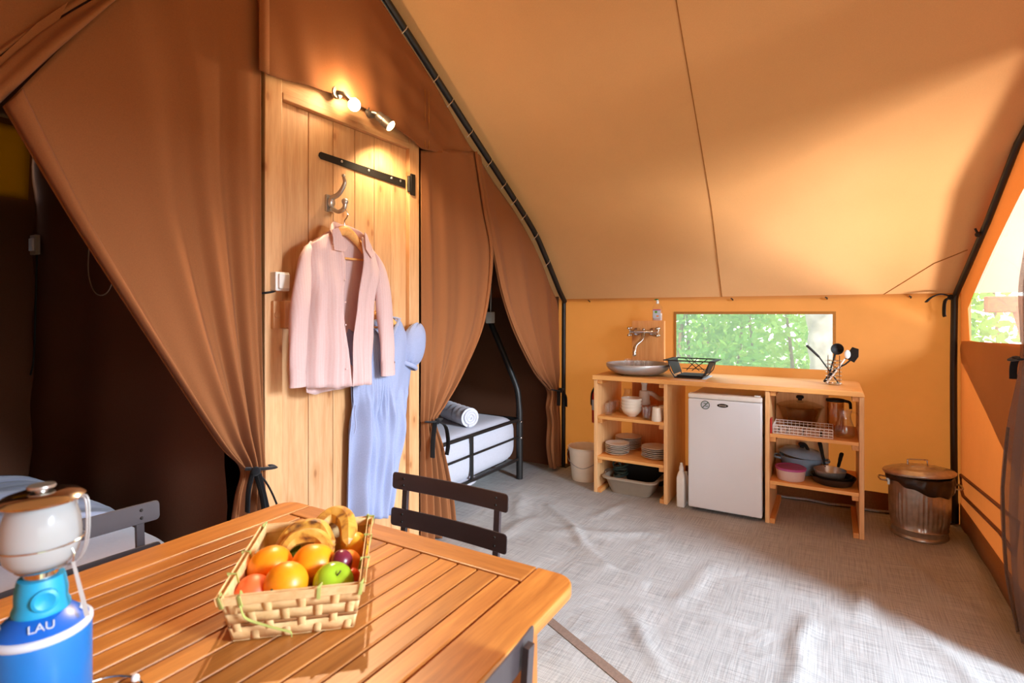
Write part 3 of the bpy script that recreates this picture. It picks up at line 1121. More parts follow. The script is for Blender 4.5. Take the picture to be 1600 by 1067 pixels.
mb.tube(path([(4.40, -0.672, 1.45), (4.385, -0.665, 1.0), (4.395, -0.668, 0.5), (4.41, -0.675, 0.06), (4.41, -0.675, 0.02)], 20), 0.019, 10)
mb.build('upright', M['black'], fr)
mb = MB()
mb.tube([(4.41, -0.665, 0.03), (4.42, -0.50, 0.03), (4.42, -0.44, 0.035)], 0.012, 8)
mb.build('foot_rail', M['black'], fr)
mb = MB()
mb.tube(path([(4.40, -0.655, 1.46), (4.38, -0.60, 1.475), (4.36, -0.55, 1.455), (4.34, -0.52, 1.425)], 12), 0.014, 6, flat=0.35)
mb.tube(path([(4.39, -0.65, 1.455), (4.37, -0.62, 1.43), (4.37, -0.615, 1.35), (4.37, -0.62, 1.33)], 12), 0.014, 6, flat=0.35)
mb.ball((4.39, -0.652, 1.455), 0.018, 10, 8)
mb.build('tie_strap', M['black_tape'], fr)
mb = MB()
mb.ball((3.99, -0.715, 1.80), 0.016, 10, 8)
mb.tube([(3.99, -0.715, 1.80), (3.985, -0.70, 1.835)], 0.006, 6)
mb.build('lacing_hook', M['iron'], fr)

# mosquito net gathered at the entrance
rowsN = [
    rr((2.80, 2.00), (2.78, 2.00), (2.76, 2.00)),
    rr((2.885, 1.66), (2.85, 1.66), (2.82, 1.66)),
    rr((2.985, 1.45), (2.92, 1.45), (2.84, 1.45)),
    rr((2.955, 1.17), (2.91, 1.17), (2.86, 1.17)),
    rr((3.15, 0.85), (3.02, 0.85), (2.86, 0.85)),
    rr((3.235, 0.56), (3.08, 0.56), (2.86, 0.56)),
    rr((3.215, 0.36), (3.06, 0.36), (2.84, 0.36)),
    rr((3.17, 0.20), (3.00, 0.18), (2.84, 0.17)),
    rr((3.00, 0.03), (2.92, 0.03), (2.82, 0.03)),
]
net = thing('mosquito_net', 'dark see-through insect net gathered at the open entrance', 'net', (2.95, -0.68, 0))
curtain('cloth', '', rowsN, -0.66, 2.5, [0.03, 0.04, 0.04, 0.03, 0.06, 0.07, 0.06, 0.05, 0.03], 40, 50, phase=1.0).build('cloth', M['net'], net, sharp=0)
mb = MB()
mb.tube([(r[0][0], -0.665, r[0][1]) for r in rowsN[4:]], 0.006, 6)
mb.build('edge_binding', M['black_tape'], net)
mb = MB()
mb.tube(path([(3.0, -0.66, 1.17), (2.94, -0.63, 1.16), (2.85, -0.64, 1.17)], 12), 0.014, 6, flat=0.35)
mb.tube(path([(2.96, -0.65, 1.17), (2.975, -0.645, 1.13), (2.98, -0.645, 1.08)], 12), 0.014, 6, flat=0.35)
mb.build('tie_strap', M['black_tape'], net)


# ------------------------------------------------------------------ wooden door
door = struct_root('door_1', 'pine plank door in a pine frame, hung with clothes', (1.94, 2.08, 0))
for (x0, x1) in ((1.428, 1.512), (2.335, 2.418)):
    mb = MB(); mb.box(x0, x1, 2.060, 2.14, 0.0, 2.44)
    mb.build('door_jamb', M['pine_z'], door, bevel=0.004)
mb = MB(); mb.box(1.512, 2.335, 2.064, 2.14, 2.300, 2.46)
hd_ = mb.build('door_header', M['pine_x'], door, bevel=0.003)
mb = MB(); mb.box(1.5125, 2.3345, 2.058, 2.14, 2.286, 2.316)
mb.build('header_lip', M['pine_x'], hd_, bevel=0.004)
mb = MB(); mb.box(1.512, 1.523, 2.10, 2.135, 0.0, 2.29)
mb.build('door_stop', M['pine_z'], door)
seams = [1.524, 1.668, 1.811, 1.950, 2.086, 2.213, 2.334]
for a, b in zip(seams, seams[1:]):
    mb = MB(); mb.box(a + 0.0015, b - 0.0015, 2.085, 2.112, 0.012, 2.285)
    mb.build('plank', M['pine_z'], door, bevel=0.003)
mb = MB()   # strap hinge
mb.prism([(1.725, 2.108), (1.722, 2.094), (1.735, 2.082), (2.322, 2.062), (2.322, 2.108), (1.735, 2.116)], -0.004, 0.0, Matrix(((1, 0, 0, 0), (0, 0, 1, 2.083), (0, 1, 0, 0), (0, 0, 0, 1))))
hg = mb.build('strap_hinge', M['iron'], door, bevel=0.0015)
mb = MB(); mb.box(2.338, 2.376, 2.052, 2.060, 2.025, 2.145)
mb.tube([(2.332, 2.062, 2.04), (2.332, 2.062, 2.13)], 0.010, 10)
mb.build('hinge_plate', M['iron'], hg, bevel=0.0015)
for x in (1.86, 2.04, 2.21, 2.28):
    mb = MB(); mb.ball((x, 2.078, 2.10 - 0.016 * (x - 1.86)), 0.007, 10, 6, ry=0.5)
    mb.build('bolt', M['steel'], hg)
# turned wooden latch across the gap
mb = MB(); mb.box(1.455, 1.505, 2.040, 2.060, 1.285, 1.405); mb.box(1.528, 1.585, 2.062, 2.085, 1.285, 1.405)
lt = mb.build('latch', M['pine_z'], door, bevel=0.003)
mb = MB(); mb.box(1.487, 1.517, 2.012, 2.042, 1.288, 1.405)
mb.build('latch_bar', M['pine_z'], lt, bevel=0.004)
mb = MB(); mb.tube([(1.515, 2.027, 1.345), (1.55, 2.032, 1.345)], 0.010, 12); mb.tube([(1.470, 2.042, 1.345), (1.470, 2.034, 1.345)], 0.013, 12)
mb.build('latch_knob', M['pine_x'], lt)


def coat_hook(x, z):
    mb = MB()
    mb.box(x - 0.022, x + 0.022, 2.075, 2.085, z - 0.045, z + 0.035)
    mb.ball((x, 2.066, z), 0.02, 12, 8, ry=0.7, rz=1.3)
    mb.tube(path([(x, 2.065, z + 0.02), (x + 0.004, 2.02, z + 0.035), (x + 0.008, 1.985, z + 0.08), (x + 0.006, 1.99, z + 0.115)], 12), [0.012, .012, .012, .012, .011, .011, .010, .010, .009, .009, .008, .008, .007], 10)
    mb.tube(path([(x, 2.065, z - 0.03), (x + 0.003, 2.02, z - 0.05), (x + 0.006, 1.985, z - 0.035), (x + 0.006, 1.98, z - 0.01)], 12), 0.010, 10)
    mb.ball((x + 0.006, 1.98, z - 0.005), 0.016, 12, 8)
    mb.ball((x + 0.006, 1.99, z + 0.118), 0.009, 10, 6)
    mb.build('coat_hook', M['steel'], door, bevel=0)


coat_hook(1.785, 1.885)
coat_hook(2.03, 1.475)


def hanger(name, label, cx, y, z, span, drop):
    """z: height of the centre of the wooden arms"""
    h = thing(name, label, 'coat hanger', (cx, y, z))
    mb = MB()
    pts = []
    for i in range(25):
        t = -1 + 2 * i / 24
        pts.append((cx + t * span, y, z - drop * abs(t) ** 1.5))
    mb.tube(pts, [0.010 + 0.014 * (1 - abs(-1 + 2 * i / 24)) for i in range(25)], 10, flat=1.0)
    mb.build('arms', M['kit_y'], h)
    mb = MB()
    mb.tube([(cx - span * .8, y, z - drop * .86), (cx + span * .8, y, z - drop * .86)], 0.005, 8)
    mb.build('trouser_bar', M['kit_y'], h)
    mb = MB()
    mb.tube(path([(cx, y, z + 0.015), (cx, y, z + 0.045), (cx + 0.012, y, z + 0.06), (cx + 0.018, y, z + 0.080), (cx, y, z + 0.098), (cx - 0.02, y, z + 0.085)], 26), 0.003, 8)
    mb.build('wire_hook', M['chrome'], h)
    return h


hanger('coat_hanger', 'wooden hanger on the upper steel hook, holding the pink shirt', 1.766, 1.955, 1.738, 0.175, 0.150)
hanger('coat_hanger', 'wooden hanger behind the pink shirt sleeve, holding the blue dress', 2.035, 2.012, 1.345, 0.17, 0.075)

# ------------------------------------------------------------------ pink shirt
sh = thing('shirt', 'open pink striped long-sleeved shirt hanging on the wooden door', 'shirt', (1.79, 1.985, 1.75))


def wr(x, z, s=1.0):
    return s * (0.006 * math.sin(22 * x + 5 * z) + 0.004 * math.sin(47 * x - 9 * z + 1) + 0.003 * math.sin(30 * z + 13 * x))


back = [
    [(1.578, 2.015, 1.640), (1.65, 2.02, 1.685), (1.74, 2.025, 1.735), (1.79, 2.025, 1.728), (1.84, 2.025, 1.735), (1.93, 2.02, 1.690), (1.992, 2.015, 1.640)],
    [(1.560, 2.02, 1.52), (1.65, 2.03, 1.54), (1.72, 2.035, 1.56), (1.79, 2.035, 1.56), (1.86, 2.035, 1.56), (1.93, 2.03, 1.54), (2.01, 2.02, 1.52)],
    [(1.595, 2.015, 1.38), (1.66, 2.03, 1.38), (1.73, 2.035, 1.38), (1.79, 2.035, 1.38), (1.85, 2.035, 1.38), (1.91, 2.03, 1.38), (1.965, 2.015, 1.38)],
    [(1.575, 2.01, 1.20), (1.65, 2.03, 1.20), (1.72, 2.035, 1.20), (1.78, 2.035, 1.20), (1.84, 2.035, 1.20), (1.90, 2.03, 1.20), (1.955, 2.01, 1.20)],
    [(1.580, 2.00, 1.010), (1.65, 2.03, 0.990), (1.72, 2.035, 0.995), (1.78, 2.035, 0.995), (1.84, 2.035, 0.998), (1.90, 2.03, 1.010), (1.950, 2.00, 1.020)],
]
m1 = cloth(back, lambda u, v: (0, 0.005 * math.sin(2 * PI * 5 * u) * v, 0), 48, 40)
left = [
    [(1.574, 2.00, 1.642), (1.61, 1.985, 1.668), (1.65, 1.975, 1.695), (1.70, 1.97, 1.715)],
    [(1.552, 1.985, 1.55), (1.61, 1.965, 1.56), (1.67, 1.955, 1.57), (1.748, 1.948, 1.58)],
    [(1.590, 1.985, 1.40), (1.63, 1.955, 1.40), (1.68, 1.945, 1.40), (1.728, 1.94, 1.41)],
    [(1.572, 1.985, 1.22), (1.62, 1.95, 1.22), (1.68, 1.94, 1.22), (1.745, 1.935, 1.23)],
    [(1.572, 1.985, 1.030), (1.63, 1.95, 1.028), (1.69, 1.94, 1.022), (1.768, 1.93, 1.020)],
]
m2 = cloth(left, lambda u, v: (0, wr(u * .2 + 1.5, 1.6 - .6 * v, .9) + 0.012 * math.sin(2 * PI * 2.2 * u + 1 + v) * v - 0.006 * math.exp(-((u - .96) / .05) ** 2), 0), 40, 44)
right = [
    [(1.868, 1.97, 1.715), (1.92, 1.975, 1.690), (1.96, 1.985, 1.664), (1.998, 2.00, 1.642)],
    [(1.855, 1.948, 1.58), (1.91, 1.955, 1.565), (1.96, 1.965, 1.555), (2.025, 1.985, 1.55)],
    [(1.818, 1.94, 1.40), (1.87, 1.945, 1.40), (1.92, 1.955, 1.40), (1.972, 1.985, 1.40)],
    [(1.790, 1.93, 1.22), (1.85, 1.94, 1.22), (1.90, 1.95, 1.22), (1.960, 1.985, 1.22)],
    [(1.782, 1.925, 1.015), (1.84, 1.935, 1.018), (1.89, 1.945, 1.012), (1.942, 1.985, 1.022)],
]
m3 = cloth(right, lambda u, v: (0, wr(u * .2 + 1.8, 1.6 - .6 * v, .9) + 0.012 * math.sin(2 * PI * 2.2 * u + 2 - v) * v - 0.006 * math.exp(-((u - .04) / .05) ** 2), 0), 40, 44)
body = MB()
for m in (m1, m2, m3):
    body.add(m.v, m.f, True)
body.build('body', M['pink_shirt'], sh, sharp=0, solid=0.002)


def sleeve(name, pts, hw, dp, mat, parent, amp=0.006, cap=False):
    mb = MB()
    P = [np.array(p, float) for p in pts]
    W = [np.array([a]) for a in hw]
    D = [np.array([a]) for a in dp]

    def fn(u, v):
        c = cr(P, v)
        w_ = float(cr(W, v)[0]); d_ = float(cr(D, v)[0])
        a = 2 * PI * u
        k = 1 + amp * 5 * math.sin(3 * a + 4 * v) * math.sin(PI * v)
        q = 0.5 * amp * math.sin(15 * v + 2 * a)
        return (c[0] + w_ * math.cos(a) * k, c[1] + d_ * math.sin(a) * k + q, c[2] + 0.012 * math.sin(a * 2) * (1 - v))
    mb.grid(fn, 26, 40)
    return mb.build(name, mat, parent, sharp=0)


sl = sleeve('sleeve', [(1.605, 2.002, 1.655), (1.566, 1.990, 1.590), (1.530, 1.975, 1.40), (1.512, 1.97, 1.22), (1.508, 1.965, 1.055)], [.008, .030, .045, .041, .036], [.010, .022, .028, .026, .02], M['pink_shirt'], sh)
sleeve('cuff', [(1.5075, 1.965, 1.112), (1.508, 1.965, 1.08), (1.508, 1.965, 1.044)], [.038, .038, .039], [.023, .023, .023], M['pink_shirt'], sl, amp=0.001)
sl = sleeve('sleeve', [(1.970, 2.002, 1.655), (2.006, 1.990, 1.590), (2.022, 1.975, 1.40), (2.035, 1.97, 1.22), (2.040, 1.965, 1.055)], [.008, .032, .050, .044, .042], [.010, .022, .028, .026, .02], M['pink_shirt'], sh)
sleeve('cuff', [(2.040, 1.965, 1.112), (2.040, 1.965, 1.08), (2.040, 1.965, 1.040)], [.044, .044, .044], [.023, .023, .023], M['pink_shirt'], sl, amp=0.001)
mb = MB()   # collar
colb = [[(1.675, 1.965, 1.722), (1.70, 1.985, 1.752), (1.755, 2.03, 1.775), (1.80, 2.035, 1.77), (1.845, 2.025, 1.765), (1.875, 1.985, 1.742), (1.885, 1.965, 1.720)],
        [(1.680, 1.950, 1.655), (1.69, 1.96, 1.700), (1.745, 2.025, 1.735), (1.80, 2.04, 1.735), (1.85, 2.025, 1.73), (1.90, 1.965, 1.680), (1.925, 1.952, 1.625)]]
m = cloth(colb, lambda u, v: (0, -0.010 * math.sin(PI * v), 0), 40, 6)
mb.add(m.v, m.f, True)
tri = [(1.676, 1.952, 1.722), (1.705, 1.945, 1.735), (1.752, 1.938, 1.648), (1.735, 1.937, 1.628), (1.682, 1.945, 1.632)]
mb.add(tri, [tuple(range(5))])
tri = [(1.868, 1.950, 1.735), (1.888, 1.955, 1.725), (1.925, 1.950, 1.640), (1.905, 1.940, 1.612), (1.868, 1.942, 1.655)]
mb.add(tri, [tuple(range(5))])
mb.build('collar', M['pink_shirt'], sh, sharp=0, solid=0.003)
for z in (1.50, 1.40, 1.30, 1.20, 1.10):
    mb = MB(); mb.ball((1.733 + 0.02 * (1.5 - z), 1.932, z), 0.0045, 8, 6, ry=0.4)
    mb.build('button', M['pink_shirt'], sh)

sh.location.y -= 0.050
sh.location.x -= 0.030

# ------------------------------------------------------------------ blue dress
dr_ = thing('dress', 'pale blue cotton dress with puff sleeves hanging beside the pink shirt', 'dress', (2.05, 2.0, 1.34))
fr_rows = [
    [(1.90, 2.005, 1.325), (1.96, 1.985, 1.29), (2.03, 1.965, 1.215), (2.075, 1.963, 1.215), (2.135, 1.975, 1.285), (2.17, 1.985, 1.318), (2.235, 2.005, 1.265)],
    [(1.86, 2.00, 1.19), (1.93, 1.965, 1.185), (2.00, 1.955, 1.17), (2.06, 1.95, 1.17), (2.12, 1.955, 1.18), (2.20, 1.97, 1.185), (2.295, 2.00, 1.17)],
    [(1.855, 2.00, 1.02), (1.93, 1.955, 1.02), (2.00, 1.945, 1.02), (2.06, 1.945, 1.02), (2.12, 1.95, 1.02), (2.19, 1.96, 1.02), (2.275, 2.00, 1.02)],
    [(1.862, 2.00, 0.88), (1.93, 1.955, 0.88), (2.00, 1.945, 0.88), (2.06, 1.945, 0.88), (2.12, 1.95, 0.88), (2.19, 1.96, 0.88), (2.255, 2.00, 0.88)],
    [(1.845, 2.01, 0.72), (1.93, 1.95, 0.72), (2.00, 1.94, 0.72), (2.06, 1.94, 0.72), (2.12, 1.945, 0.72), (2.18, 1.955, 0.72), (2.235, 2.01, 0.72)],
    [(1.840, 2.01, 0.52), (1.91, 1.94, 0.52), (1.97, 1.93, 0.52), (2.03, 1.93, 0.52), (2.08, 1.94, 0.52), (2.13, 1.955, 0.52), (2.175, 2.01, 0.52)],
    [(1.835, 2.01, 0.345), (1.90, 1.94, 0.335), (1.95, 1.93, 0.325), (2.00, 1.93, 0.318), (2.04, 1.94, 0.312), (2.08, 1.955, 0.306), (2.120, 2.01, 0.30)],
]


def dress_fold(u, v):
    skirt = min(1, max(0, (v - 0.40) / 0.15))
    tucks = math.exp(-((v - 0.27) / 0.13) ** 2) * math.exp(-((u - 0.30) / 0.17) ** 2)
    y = skirt * (0.017 * math.sin(2 * PI * 3.4 * (u + .06 * math.sin(9 * u)) + 1.5 * v) + 0.009 * math.sin(2 * PI * 7.7 * u + 3 + 2 * v) + 0.004 * math.sin(41 * u + 25 * v))
    y += 0.008 * math.exp(-((v - 0.47) / 0.10) ** 2) * math.exp(-((u - 0.36) / 0.2) ** 2) * math.sin(2 * PI * 19 * u)
    y += tucks * 0.004 * math.sin(2 * PI * 34 * u)
    y -= 0.003 * math.exp(-((v - 0.46) / 0.02) ** 2)
    y += 0.005 * math.sin(19 * u + 14 * v)
    return (0, y, 0)


m = cloth(fr_rows, dress_fold, 130, 80)
db = MB(); db.add(m.v, m.f, True)
bk = [[(p[0], 2.03 if 0 < i < 6 else 2.008, p[2] if r else max(p[2], 1.30 if 0 < i < 6 else 0) + (0.02 if 0 < i < 6 else 0)) for i, p in enumerate(q)] for r, q in enumerate(fr_rows)]
m = cloth(bk, lambda u, v: (0, 0.006 * math.sin(2 * PI * 5 * u) * v, 0), 50, 40)
db.add(m.v, m.f, True)
db.build('body', M['blue_dress'], dr_, sharp=0, solid=0.002)
mb = MB()
mb.tube(path([(1.955, 1.983, 1.30), (2.00, 1.967, 1.245), (2.03, 1.957, 1.215), (2.045, 1.953, 1.19)], 14), 0.010, 8, flat=0.4)
mb.tube(path([(2.175, 1.985, 1.325), (2.125, 1.968, 1.275), (2.085, 1.957, 1.225), (2.052, 1.953, 1.16)], 14), 0.010, 8, flat=0.4)
mb.tube(path([(1.955, 1.99, 1.30), (2.0, 2.03, 1.325), (2.07, 2.04, 1.335), (2.13, 2.03, 1.335), (2.175, 1.99, 1.325)], 18), 0.010, 8, flat=0.5)
mb.build('neckband', M['blue_dress'], dr_)


def puff(s):
    cx = 2.07 + s * 0.222
    Mx = Matrix.Translation((cx, 1.990, 1.168)) @ Matrix.Rotation(s * 0.38, 4, 'Y')
    mb = MB()

    def fn(d):
        a = math.atan2(d.y, d.x)
        g = 0.035 * math.sin(11 * a + 1) * (abs(d.z) ** 1.5) + 0.03 * math.sin(5 * a + 4 * d.z)
        low = 0.22 * max(0.0, -d.z - 0.45)
        return 1.0 + g - low
    mb.ball((0, 0, 0), 1.0, 48, 26, Mx, rx=0.086, ry=0.050, rz=0.132, fn=fn)
    pf = mb.build('puff_sleeve', M['blue_dress'], dr_, sharp=0)
    mb = MB()
    mb.tube([tuple(Mx @ Vector((0.058 * math.cos(2 * PI * i / 28), 0.034 * math.sin(2 * PI * i / 28), -0.112))) for i in range(28)], 0.010, 8, closed=True, flat=1.3)
    mb.build('sleeve_band', M['blue_dress'], pf)


puff(1)
puff(-1)
mb = MB()
mb.tube(path([(1.862, 1.985, 0.90), (1.845, 1.97, 0.86), (1.848, 1.965, 0.81), (1.838, 1.965, 0.77)], 12), 0.0035, 6)
mb.build('waist_tie', M['blue_dress'], dr_)

dr_.location.y += 0.022
dr_.location.x += 0.018

# ------------------------------------------------------------------ spotlights over the door
def spotlight(label, mount, head, aim, mat, brightness):
    t = thing('spotlight', label, 'spotlight', mount)
    mb = MB()
    mb.tube([(mount[0], mount[1], mount[2]), (mount[0], mount[1] - 0.018, mount[2])], 0.028, 24)
    mb.build('mounting_plate', M['lamp_steel'], t, sharp=30)
    mb = MB()
    mb.tube([(mount[0], mount[1] - 0.018, mount[2]), (mount[0] + 0.01, mount[1] - 0.04, mount[2] - 0.005), head], 0.010, 10)
    mb.build('arm', M['lamp_steel'], t)
    q = Vector(aim).normalized().to_track_quat('Z', 'Y').to_matrix().to_4x4()
    Mx = Matrix.Translation(head) @ q
    mb = MB()
    mb.lathe([(0.0, -0.045), (0.020, -0.045), (0.024, -0.038), (0.024, -0.005), (0.029, 0.0), (0.029, 0.042), (0.025, 0.042), (0.022, 0.030)], n=24, M=Mx)
    hd = mb.build('lamp_head', M['lamp_steel'], t, sharp=35)
    mb = MB()
    mb.lathe([(0.0285, 0.036), (0.0285, 0.043), (0.024, 0.050), (0.012, 0.055), (0.0, 0.056)], n=24, M=Mx)
    mb.build('bulb', mat, hd)
    return t


A1 = (-0.86, -0.95, -1.15)
spotlight('steel spotlight over the door glaring towards the table', (1.78, 2.035, 2.40), (1.835, 1.965, 2.352), (-0.80, -0.85, -0.55), M['lamp_on'], 1)
spotlight('steel spotlight over the door turned down and away, second of the pair', (2.00, 2.035, 2.375), (2.035, 1.965, 2.335), (0.35, -0.62, -0.60), M['lamp_side'], 1)
lamp('spot_table', 'SPOT', (1.795, 1.92, 2.325), (0.75, 0.95, 0.74), 150, (1.0, 0.74, 0.44), spot_size=1.35, spot_blend=0.6, shadow_soft_size=0.03)
lamp('spot_glow', 'POINT', (1.82, 1.955, 2.395), (0, 0, 0), 7.0, (1.0, 0.72, 0.40), shadow_soft_size=0.02)
lamp('spot_door', 'SPOT', (2.055, 1.935, 2.30), (2.28, 2.06, 1.5), 65, (1.0, 0.78, 0.46), spot_size=2.2, spot_blend=0.8, shadow_soft_size=0.03)

# white switch box with its cable
sw = thing('light_switch', 'small white square switch box on the left door jamb', 'switch', (1.485, 2.03, 1.487))
mb = MB(); mb.box(1.452, 1.520, 2.022, 2.062, 1.447, 1.528)
mb.build('back_box', M['white'], sw, bevel=0.004)
mb = MB(); mb.box(1.462, 1.512, 2.010, 2.023, 1.456, 1.520)
mb.build('rocker', M['white'], sw, bevel=0.003)
mb = MB(); mb.tube(path([(1.47, 2.05, 1.448), (1.45, 2.045, 1.442), (1.425, 2.045, 1.438), (1.41, 2.07, 1.435)], 12), 0.0045, 8)
mb.build('cable', M['rubber'], sw)

# ------------------------------------------------------------------ bedrooms
bed = thing('bed', 'black steel bed with white mattress in the right bedroom', 'bed', (3.2, 2.6, 0))
bx0, bx1, by0, by1 = 1.98, 3.83, 2.20, 3.05
mb = MB()
for z, r in ((0.485, 0.014), (0.345, 0.009), (0.165, 0.014)):
    mb.tube([(bx0, by0, z), (bx1, by0, z)], r, 8)
mb.build('side_rail', M['black'], bed)
for x in (3.15, 2.5):
    mb = MB()
    mb.box(x - 0.012, x + 0.012, by0 - 0.008, by0 + 0.008, 0.165, 0.485)
    mb.build('rail_post', M['black'], bed, bevel=0.002)
mb = MB(); mb.box(bx0, bx1 - 0.05, by0 + 0.10, by1, 0.14, 0.16)
mb.build('base_frame', M['black'], bed)
for x, y in ((bx1, by0),):
    mb = MB()
    mb.tube([(x, y, 0.0), (x, y, 0.55)] + path([(x, y + 0.004, 0.60), (x, y + 0.02, 0.72), (x, y + 0.07, 0.84), (x, y + 0.16, 1.03), (x, y + 0.275, 1.26)], 14) + [(x, y + 0.285, 1.30), (x, y + 0.285, 2.0)], [0.027, 0.027] + [0.024] * 15 + [0.016, 0.012], 12)
    mb.build('post', M['black'], bed)
mb = MB(); mb.tube([(bx1, by1, 0.0), (bx1, by1, 0.6), (bx1, by1 - 0.27, 1.26), (bx1, by1 - 0.28, 2.0)], 0.02, 10)
mb.build('post', M['black'], bed)
for x in (2.0,):
    for y in (by0, by1):
        mb = MB(); mb.tube([(x, y, 0), (x, y, 0.55)], 0.022, 10)
        mb.build('leg', M['black'], bed)
mb = MB()
mb.tube([(bx1, by0, 0.485), (bx1, by1, 0.485)], 0.014, 8)
mb.build('end_rail', M['black'], bed)
for z in (0.47, 0.34):
    mb = MB(); mb.ball((bx1 - 0.02, by0 - 0.026, z), 0.010, 10, 6)
    mb.build('bolt', M['chrome'], bed)


def mattress(x0, x1, y0, y1, z0, z1, bulge=0.03):
    def fn(d):
        return 1.0
    mb = MB()
    cx, cy, cz = (x0 + x1) / 2, (y0 + y1) / 2, (z0 + z1) / 2
    hx, hy, hz = (x1 - x0) / 2, (y1 - y0) / 2, (z1 - z0) / 2
    vs, fs = [], []
    nu, nv = 72, 20

    def se(c, p):
        return math.copysign(abs(c) ** p, c)
    for j in range(nv + 1):
        t = -PI / 2 + PI * j / nv
        for i in range(nu):
            a = 2 * PI * i / nu
            x = hx * se(math.cos(t), 0.16) * se(math.cos(a), 0.12)
            y = hy * se(math.cos(t), 0.16) * se(math.sin(a), 0.12)
            z = hz * se(math.sin(t), 0.5)
            z += 0.006 * math.sin(9 * x + 4 * y) + 0.004 * math.sin(23 * y - 5 * x)
            vs.append((cx + x, cy + y, cz + z))
    for j in range(nv):
        for i in range(nu):
            l = (i + 1) % nu
            fs.append((j * nu + i, j * nu + l, (j + 1) * nu + l, (j + 1) * nu + i))
    mb.add(vs, fs, True)
    return mb


mattress(2.0, 3.825, 2.214, 3.05, 0.160, 0.522).build('mattress', M['sheet'], bed, sharp=0)
mb = MB()
mb.ball((3.12, 2.30, 0.150), 0.12, 20, 10, rx=1.4, ry=1.0, rz=0.22)
mb.build('hanging_sheet', M['sheet'], bed)

tw = thing('towel', 'rolled white towel lying on the bed in the right bedroom', 'towel', (3.30, 2.42, 0.525))
mb = MB()
ax0, ax1 = Vector((3.405, 2.62, 0.594)), Vector((3.235, 2.275, 0.590))
n = 16
tp = [ax0 + (ax1 - ax0) * i / n for i in range(n + 1)]
mb.tube([tuple(p) for p in tp], [0.068 + 0.004 * math.sin(i * 2.1) for i in range(n + 1)], 24)
mb.build('roll', M['towel'], tw, sharp=60)
mb = MB()
d_ = (ax1 - ax0).normalized()
s1 = d_.cross(Vector((0, 0, 1))).normalized()
s2 = s1.cross(d_)
sp = []
for i in range(60):
    a = i / 59 * 2.8 * 2 * PI
    r = 0.006 + 0.054 * i / 59
    sp.append(tuple(ax1 + d_ * 0.004 + s1 * r * math.cos(a) + s2 * r * math.sin(a)))
mb.tube(sp, 0.0098, 8)
mb.build('spiral_end', M['towel'], tw)

lampR = thing('lamp_socket', 'white lamp socket on a cord beside the bed post in the right bedroom', 'lamp', (3.80, 2.47, 1.30))
mb = MB(); mb.box(3.775, 3.83, 2.438, 2.497, 1.27, 1.365)
mb.build('socket', M['white'], lampR, bevel=0.006)
mb = MB(); mb.tube(path([(3.81, 2.47, 1.36), (3.812, 2.468, 1.5), (3.82, 2.475, 1.75), (3.83, 2.48, 1.9)], 20), 0.004, 6)
mb.build('cord', M['white'], lampR)
lampR = thing('wall_light', 'slim white light behind the right bedroom curtain edge', 'lamp', (3.84, 2.54, 1.42))
mb = MB(); mb.ball((3.83, 2.535, 1.46), 0.03, 14, 10, rx=0.8, ry=0.8, rz=2.0)
mb.build('shade', M['white'], lampR)
mb = MB(); mb.tube([(3.83, 2.535, 1.41), (3.85, 2.52, 1.405), (3.83, 2.49, 1.405)], 0.004, 6)
mb.build('arm', M['chrome'], lampR)

bedl = thing('bed', 'bed with white and striped bedding in the dark left bedroom', 'bed', (0.2, 2.6, 0))
mattress(-0.7, 1.135, 2.14, 3.10, 0.20, 0.51).build('mattress', M['sheet_lightened'], bedl, sharp=0)
duv = [[(0.15, 2.35 + 1.0 * k / 6, 0.55 + 0.05 * math.sin(k)) for k in range(7)],
       [(0.45, 2.35 + 1.0 * k / 6, 0.60 + 0.03 * math.sin(k * 2)) for k in range(7)],
       [(0.75, 2.40 + 0.95 * k / 6, 0.60 + 0.02 * math.sin(k * 2 + 1)) for k in range(7)],
       [(0.98, 2.45 + 0.85 * k / 6, 0.575) for k in range(7)],
       [(1.09, 2.50 + 0.75 * k / 6, 0.515) for k in range(7)]]
cloth(duv, lambda u, v: (0, 0, 0.010 * math.sin(22 * u + 5 * v) + 0.006 * math.sin(40 * u)), 50, 30).build('duvet', M['duvet'], bedl, sharp=0, solid=0.02)
mb = MB()
mb.box(-0.70, 1.10, 2.14, 2.17, 0.14, 0.20); mb.box(-0.70, 1.10, 3.05, 3.08, 0.14, 0.20); mb.box(1.07, 1.10, 2.14, 3.08, 0.14, 0.20)
mb.build('base_frame', M['black'], bedl)
for x in (-0.66, 1.07):
    for y in (2.155, 3.065):
        mb = MB(); mb.tube([(x, y, 0), (x, y, 0.16)], 0.02, 10)
        mb.build('leg', M['black'], bedl)

tagp = MB()
tagp.grid(lambda u, v: (0.70 + 0.56 * u - 0.012 * v, 3.972 + 0.004 * math.sin(9 * u), 2.42 - 0.405 * v - 0.012 * u), 10, 10)
o = tagp.build('window_cover', M['ochre'], solid=0.004)
tag(o, 'ochre canvas flap glowing on the dark wall, upper left', 'canvas flap')
sk = thing('light_switch', 'pale switch on the dark left bedroom wall', 'switch', (1.255, 3.85, 1.73))
mb = MB(); mb.box(1.225, 1.248, 3.80, 3.88, 1.68, 1.79)
mb.build('back_box', M['grey_plastic'], sk, bevel=0.004)
mb = MB(); mb.box(1.215, 1.226, 3.815, 3.865, 1.70, 1.77)
mb.build('rocker', M['white'], sk, bevel=0.003)
mb = MB()
mb.tube(path([(1.245, 3.20, 1.72), (1.245, 3.21, 1.55), (1.245, 3.13, 1.45), (1.245, 3.0, 1.46), (1.245, 2.9, 1.6)], 30), 0.003, 6)
tag(mb.build('hanging_cord', M['grey_plastic']), 'thin pale cord looping on the dark left bedroom wall', 'cord')
mb = MB()
